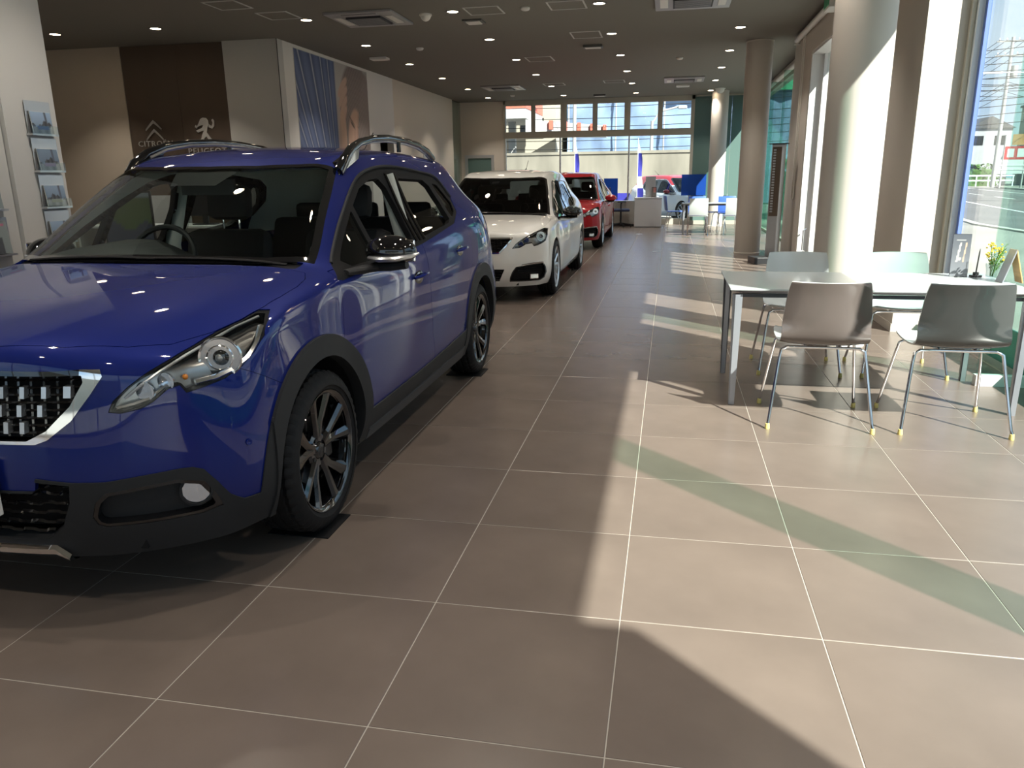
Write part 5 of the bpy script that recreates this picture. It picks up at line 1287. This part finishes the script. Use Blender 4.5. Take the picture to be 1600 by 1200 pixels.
b=B(); b.prism([(x*.8,z*.8) for x,z in TAIL],'y',-.014,-.003); b.out('lion_tail','emblem_steel',e)
t=text('PEUGEOT',0,0,.13,'lettering',None); t.parent=e; t.location=(.0,-.004,-.35); t.scale=(1.12,1,1)
# ---- things seen through and over the blue car ----
e=empty('information_desk',(-6.3,8.7,0),label='white desk in front of the brown wall, seen through the windscreen',cat='desk')
B().box(-1.5,1.5,-.35,.35,.72,.75,bev=.003).out('desk_top','desk_white',e); 
for s in (-1.45,1.42): B().box(s,s+.03,-.33,.33,0,.72).out('side_panel','desk_white',e)
B().box(-1.4,1.4,.28,.30,.1,.72).out('back_panel','desk_white',e)
e=empty('monitor',(-5.9,8.75,.75),.2,label='large black monitor on the desk behind the blue car windscreen',cat='monitor')
B().box(-.42,.42,-.02,.02,.12,.62,bev=.006).out('screen','screen_dark',e); B().box(-.04,.04,-.01,.03,.0,.2).box(-.16,.16,-.1,.1,0,.015).out('stand','black_plastic',e)
e=empty('partition_panel',(-6.7,9.6,0),label='low white partition panel behind the blue car bonnet',cat='partition')
B().box(-1.3,.0,-.02,.02,0,1.15).out('panel','desk_white',e)
e=empty('poster_stand',(-5.75,6.9,0),.1,label='green landscape poster stand seen through the blue car windscreen',cat='poster stand')
B().box(-.32,.32,-.01,.01,.35,1.25).box(-.03,.03,.01,.04,0,.6).box(-.25,.25,-.15,.2,0,.02).out('frame','black_plastic',e)
flat_pic('poster',e,lambda s,t:((.10,.16,.07) if t>.55+.06*math.sin(9*s) else (.07,.09,.14)) if t<.95 else (.3,.4,.5),.60,.86,20,26,Matrix.Translation((0,-.014,.37)))
# scattered floor items
e=empty('floor_socket',(.50,13.0,0),label='round floor socket cover on the tiles beyond the near chairs',cat='floor socket'); B().lathe([(.0001,.004),(.07,.004),(.075,.0)],20).out('lid','satin_silver',e,True)
e=empty('floor_socket',(.02,17.5,0),label='round floor socket cover farther down the aisle',cat='floor socket'); B().lathe([(.0001,.004),(.07,.004),(.075,.0)],20).out('lid','satin_silver',e,True)
o=B().box(-.06,.06,-.06,.06,0,.08,bev=.004).out('brick_stop','wall_beige_warm'); mat('brick_red',(.35,.08,.05),.7); o.data.materials.clear(); o.data.materials.append(M['brick_red']); o.location=(-.85,20.0,0); tag(o,'small red block on the floor by the beige cabinet','block')
# small frame on the left wall and its plate
e=empty('wall_frame',(-5.41,18.15,1.62),label='small grey framed notice on the far left wall above the white car',cat='notice')
B().box(0,.02,-.42,.42,-.36,.36).out('frame','alu',e); B().box(.02,.024,-.37,.37,-.31,.31).out('sheet','wall_grey',e)
# ================= outside =================
mat('pavement',(.27,.26,.24),.85,noise=(.6,.12)); mat('asphalt',(.13,.13,.135),.9,noise=(.5,.12)); mat('kerb',(.5,.48,.44),.85); mat('road_line',(.8,.8,.78),.7)
mat('concrete',(.24,.22,.18),.9,noise=(.9,.35,(1,1,.25)))
mat('bld_white',(.42,.42,.41),.8); mat('bld_cream',(.40,.37,.30),.8); mat('bld_grey',(.38,.40,.42),.8); mat('bld_orange',(.62,.30,.12),.8); mat('roof_dark',(.08,.085,.09),.8)
mat('sheet_blue',(.20,.29,.46),.75,noise=(.35,.2,(1,1,.4))); mat('net_green',(.05,.32,.17),.8,noise=(2,.3)); mat('canopy_red',(.62,.14,.09),.6); mat('pole_grey',(.4,.4,.39),.8); mat('wire',(.02,.02,.02),.8); mat('hedge',(.07,.15,.04),.9,noise=(4,.5)); mat('guard_white',(.7,.72,.72),.5)
mat('sign_red',(.6,.03,.04),.5); mat('sign_white',(.8,.8,.8),.5); mat('flag_blue',(.03,.03,.30),.7); mat('flag_white',(.78,.78,.8),.7)
ground=struct('ground',B().box(-40,8.9,YB+.15,60,-.12,-.06).box(XF+.12,8.9,-60,YB+.15,-.12,-.06).box(-40,XF+.12,-60,YN-.1,-.12,-.06),'pavement')
BEND=Matrix.Translation((9.0,22,0))@Matrix.Rotation(math.radians(-9.5),4,'Z')@Matrix.Translation((-9.0,-22,0))
def bent(o): o.matrix_world=BEND@Matrix.Translation(o.location)@Matrix.Rotation(o.rotation_euler.z,4,'Z'); return o
struct('kerb_near',B().box(8.9,9.1,-60,22,-.14,-.02),'kerb'); bent(struct('kerb_far',B().box(8.9,9.1,22,80,-.14,-.02),'kerb'))
road=struct('road',B().box(9.1,21,-60,22,-.25,-.16),'asphalt')
road2=bent(struct('road_bend',B().box(9.1,21,20,86,-.255,-.162),'asphalt'))
for x,w in ((12.3,.12),(15.4,.12),(18.6,.12)):
    for rd,y0,y1 in ((road,-60,22),(road2,22,84)):
        z=-.16 if rd is road else -.161
        if x==15.4:
            y=y0
            while y<y1-5: B().box(x-w/2,x+w/2,y,y+5,z,z+.005).out('road_marking','road_line',rd); y+=9
        else: B().box(x-w/2,x+w/2,y0,y1,z,z+.005).out('road_marking','road_line',rd)
struct('far_pavement',B().box(21,80,-60,30,-.2,-.05).box(32,120,30,200,-.2,-.05).box(-10,32,84,200,-.2,-.05),'pavement')
bent(struct('side_pavement',B().box(3.6,8.9,22.0,84,-.12,-.055).box(21,30,26,84,-.2,-.05),'pavement'))
# concrete wall behind the end windows
struct('retaining_wall',B().box(-16,3.3,30.0,30.35,-.1,2.22).box(-16,3.3,29.96,30.39,2.22,2.32),'concrete')
def building(name,x0,x1,y0,y1,h,m,label,winm='screen_dark',rows=2,cols=4,face='y',roof=None,z0=0,win=True):
    e=empty(name,((x0+x1)/2,(y0+y1)/2,z0),label=label,cat='building'); hx,hy=(x1-x0)/2,(y1-y0)/2
    B().box(-hx,hx,-hy,hy,0,h).out('wall',m,e)
    if roof=='gable':
        b=B(); b.prism([(-hx-.2,h),(hx+.2,h),(0,h+hx*.55)],'y',-hy-.2,hy+.2); b.out('roof','roof_dark',e)
    else: B().box(-hx-.15,hx+.15,-hy-.15,hy+.15,h,h+.25).out('roof','roof_dark' if roof=='dark' else m,e)
    if win:
        for r in range(rows):
            for c in range(cols):
                zc=h*(r+.6)/rows; 
                u=-hx+2*hx*(c+.5)/cols; b=B(); b.box(u-hx/cols*.5,u+hx/cols*.5,-hy-.04,-hy,zc-.5,zc+.4); w=b.out('window',winm,e)
                u2=-hy+2*hy*(c+.5)/cols; b=B(); b.box(-hx-.04,-hx,u2-hy/cols*.5,u2+hy/cols*.5,zc-.5,zc+.4); b.out('window',winm,e)
    return e
building('service_building',-14,-4.8,37,45,6.2,'bld_cream','pale building under the red and white canopy behind the concrete wall',rows=1,cols=4)
e=empty('filling_station_canopy',(-6.6,33.6,0),label='red and white filling station canopy above the concrete wall, left end window',cat='canopy')
B().box(-7,1.3,-2.0,2.4,3.75,4.15).out('fascia','bld_white',e); B().box(-7.02,1.32,-2.02,2.42,4.15,4.6).out('red_band','canopy_red',e)
b=B(); b.prism([(1.3,-2.0),(4.2,3.4),(4.2,4.4),(1.3,2.4)],'z',3.2,3.7); b.out('wing','bld_white',e)
for k in range(5): B().box(2.1+k*.5,2.25+k*.5,-.8+k*.93,-.5+k*.93,3.35,3.72).out('red_stripe','canopy_red',e)
B().box(.2,.5,-.2,.1,0,3.75).out('post','bld_white',e)
e=empty('sheeted_building',(4.0,43,0),label='tall building wrapped in pale blue sheeting behind the wall',cat='building')
V=[];F=[]; nx,nz=60,24
for r in range(nz+1):
    for c in range(nx+1): V.append((-8.5+17*c/nx,-4+.10*math.sin(c*1.7)*math.cos(r*.9)+.06*math.sin(c*.55+r),11*r/nz))
for r in range(nz):
    for c in range(nx): a=r*(nx+1)+c; F.append((a,a+1,a+nx+2,a+nx+1))
mesh('blue_sheet',V,F,'sheet_blue',e,True); B().box(-8.5,8.5,-3.8,4,0,10.8).out('wall','bld_grey',e)
for k in range(8): B().tube([(-8.4+k*2.35,-4.2,0),(-8.4+k*2.35,-4.2,11)],.04,6).out('scaffold_pole','pole_grey',e)
B().box(-3.5,4.6,-4.4,-4.25,5.2,6.0).out('green_net','net_green',e)
def streetlamp(x,y,h,arm,label,m='pole_grey'):
    e=empty('street_lamp',(x,y,0),label=label,cat='street lamp')
    B().tube([(0,0,0),(0,0,h)],[.09,.06],10).out('pole',m,e,True); B().tube([(0,0,h-.1),(arm*.3,0,h+.35),(arm,0,h+.5)],.04,8).out('arm',m,e,True); B().box(min(arm,arm*1.35),max(arm,arm*1.35),-.1,.1,h+.42,h+.55,bev=.03).out('lamp_head',m,e)
streetlamp(-.1,31.5,3.5,1.0,'street lamp with a curved arm seen through the end windows')
streetlamp(-3.3,32.0,7.0,1.2,'pale lamp post rising behind the concrete wall, left of the flags')
for x,l in ((.9,'far power pole beyond the end windows'),):
    e=empty('utility_pole',(x+12.4,50.5,0),label=l,cat='utility pole'); B().tube([(0,0,0),(0,0,11)],.15,8).out('pole','pole_grey',e,True); B().box(-1,1,-.06,.06,9.6,9.75).out('cross_arm','pole_grey',e)
e=empty('power_lines',(0,33,0),label='dark overhead cables crossing the view through the end windows',cat='cables')
for k,z in enumerate((3.05,3.4,3.7,3.95,4.3,4.75)): B().tube([(-14+t*30,0,z+(-.5+t)*.6-.5*math.sin(PI*t)) for t in np.linspace(0,1,16)],.014,5).out('cable','wire',e)
# banner flags outside the end windows
for x,y,l in ((-2.35,24.2,'blue and white banner flag outside the left end window'),(-.35,24.6,'blue and white banner flag outside, right of the window post')):
    e=empty('banner_flag',(x,y,-.06),label=l,cat='flag'); B().tube([(0,0,0),(0,0,2.6)],.012,6).out('pole','guard_white',e,True)
    V=[];F=[]; nz=24
    for r in range(nz+1):
        t=r/nz; w=.20*math.sin(PI*min(1,t*.9+.1))*(1+.3*math.sin(t*9)); V+=[(.0,0,.3+2.2*t),(w*.5,.03*math.sin(t*12),.3+2.2*t),(w,.05*math.sin(t*12+1),.3+2.2*t)]
    for r in range(nz):
        for c in range(2): a=r*3+c; F.append((a,a+1,a+4,a+3))
    fm=[0 if (q//2)%12<8 else 1 for q in range(len(F))]
    mesh('flag_cloth',V,F,None,e,True,mats=['flag_blue','flag_white'],fm=fm)
o=build_car('hatch',(1.75,21.95,-.06),0,'silver white hatchback with red roof parked outside the end windows','paint_body_white_cool',3,rim='satin_silver',glassm='auto_glass_dark',detail=False,roofpaint='paint_roof_red',mirror='paint_red')
o.rotation_euler=(0,0,math.radians(34)); o.location=(2.25,23.0,-.06)
for x,y,l in ((-1.1,26.2,'blue sign board outside low in the end window'),):
    e=empty('sign_board',(x,y,-.06),label=l,cat='sign'); B().box(-.5,.5,-.02,.02,.3,.85).box(-.4,-.36,-.02,.02,0,.3).box(.36,.4,-.02,.02,0,.3).out('board','flag_blue',e)
e=empty('traffic_cone',(-.95,22.6,-.06),label='small red traffic cone outside the end window',cat='cone'); B().lathe([(.0001,.5),(.03,.5),(.13,.03),(.18,.03),(.18,0)],16).out('cone','sign_red',e,True)
# across and along the road
building('street_house',30.2,34.4,88,94,5.6,'bld_grey','grey gabled house at the end of the road',rows=2,cols=2,roof='gable')
building('street_shop',26.6,29.6,90,96,6.4,'bld_orange','orange fronted building left of the gabled house, end of the road',rows=2,cols=2)
building('street_block',38,48,84,96,8.0,'bld_cream','cream block of flats right of the gabled house',rows=3,cols=4,roof='dark')
building('street_hall',36,50,12,30,5,'bld_white','long white building on the far side of the road',rows=2,cols=6)
building('opposite_block',30,44,-30,5,9,'bld_grey','large grey building opposite the shop, outside the picture',rows=3,cols=8)
building('street_block',5,12,49,60,7.5,'bld_white','white block behind the entrance pier',rows=2,cols=4,roof='dark')
building('rear_block',-14,12,-50,-34,8,'bld_cream','block behind the camera, outside the picture',rows=3,cols=8)
def pole(x,y,h,l):
    e=empty('utility_pole',(x,y,-.05),label=l,cat='utility pole'); B().tube([(0,0,0),(0,0,h)],[.20,.13],10).out('pole','pole_grey',e,True)
    for z in (h-.4,h-1.6): B().box(-1.3,1.3,-.06,.06,z,z+.12).out('cross_arm','pole_grey',e)
    B().lathe([(.0001,0),(.28,0),(.28,1.0),(.0001,1.0)],12,c=(.45,0,h-3.4)).out('transformer','pole_grey',e,True)
    for z in (h-.33,h-1.53):
        for dx in (-1.1,-.5,.5,1.1): B().ball((dx,0,z+.18),(.06,.06,.11),6,5).out('insulator','sign_white',e,True)
    return e
pole(30.3,80,13,'tall utility pole with a transformer at the road end, by the red sign')
pole(27.2,84,10,'slimmer utility pole in front of the gabled house')
bent(pole(22.4,40,11,'utility pole at the right edge across the road'))
e=empty('power_lines',(0,0,0),label='bundle of overhead cables along the road seen through the right window',cat='cables')
def wire(a,b_,sag,r=.022): B().tube([tuple(np.array(a)*(1-t)+np.array(b_)*t-np.array((0,0,sag*4*t*(1-t)))) for t in np.linspace(0,1,18)],r,5).out('cable','wire',e)
for k,(dx,z) in enumerate(((-1.1,12.7),(-.5,12.7),(.5,12.7),(1.1,12.7),(-1.1,11.5),(.5,11.5),(0,9.2),(.1,8.9),(.2,8.3))):
    wire((30.3+dx,80,z),(25.3+dx,40,z-1.9),1.3); wire((30.3+dx,80,z),(31+dx*2,125,z),1.5)
for k in range(6): wire((4,58+k*2,9.5+k*.5),(34,72+k,8.4+k*.75),1.2,.03)
for k in range(3): wire((27.2,84,9.6-k*.5),(44,78,10.5-k*.6),.9,.03)
streetlamp(27.6,62,7.6,-4.2,'street lamp with a long flat arm over the road','guard_white')
e=empty('guard_rail',(0,85,0),label='pale blue guard rail across the end of the road',cat='guard rail')
for k in range(10): B().box(24+k*1.1-.05,24+k*1.1+.05,-.05,.05,-.05,1.05).out('post','pale_frame',e)
B().box(24,34,-.03,.03,.9,1.05).out('rail','pale_frame',e); B().box(24,34,-.03,.03,.45,.58).out('rail','pale_frame',e)
def bush(x0,x1,y0,y1,h,label,m='hedge',name='hedge'):
    e=empty(name,((x0+x1)/2,(y0+y1)/2,-.05),label=label,cat='hedge'); b=B(); hx,hy=(x1-x0)/2,(y1-y0)/2
    n=int(min(700,500*hx*hy*h+200))
    r=np.random.default_rng(int(abs(x0*7+y0)));
    for _ in range(n):
        c=(r.uniform(-hx,hx),r.uniform(-hy,hy),r.uniform(.05,h)); s=.16*r.uniform(.6,1.3); d=r.normal(0,1,3); d/=np.linalg.norm(d); a=np.cross(d,(0,0,1)); a/=np.linalg.norm(a)+1e-6; b2=np.cross(d,a)
        b.add([tuple(np.array(c)+a*s),tuple(np.array(c)+b2*s*.6),tuple(np.array(c)-a*s),tuple(np.array(c)-b2*s*.6)],[(0,1,2,3)])
    o=b.out('foliage',m,e); o['kind']='stuff'; B().box(-hx*.8,hx*.8,-hy*.9,hy*.9,0,h*.75).out('branches',m,e)
    return e
bush(27.5,33.5,86.2,87.4,2.2,'low clipped hedge before the gabled house')
bush(4.4,5.1,16.5,21.3,1.6,'green shrubs outside the far right windows')
bush(4.6,5.2,24,29,1.9,'green shrubs beyond the green glass corner')
e=empty('street_sign',(29.9,75,-.05),-.4,label='red and white roadside sign board across the road',cat='sign')
for x in (-.8,.8): B().tube([(x,0,0),(x,0,4.4)],.07,8).out('post','pole_grey',e,True)
B().box(-1.3,1.3,-.05,.05,1.2,2.4).out('board','sign_white',e); B().box(-.75,.95,-.06,.05,2.4,3.5).out('red_board','sign_red',e)
B().box(-.55,-.05,-.07,-.06,2.6,3.3).box(.2,.75,-.07,-.06,2.6,3.3).box(-1.0,1.0,-.07,-.05,1.5,1.62).box(-1.0,1.0,-.07,-.05,1.85,1.98).out('lettering','sign_white',e)
B().box(-.3,1.1,-.05,.05,3.6,4.5).out('upper_board','bld_orange',e)
# fence rail outside the far right windows
e=empty('guard_fence',(4.0,0,0),label='white pipe fence outside the far right windows',cat='fence')
for k in range(9): B().tube([(0,13.5+k*1.0,-.06),(0,13.5+k*1.0,.95)],.02,6).out('post','guard_white',e,True)
for z in (.35,.65,.93): B().tube([(0,13.4,z),(0,21.6,z)],.018,6).out('rail','guard_white',e,True)
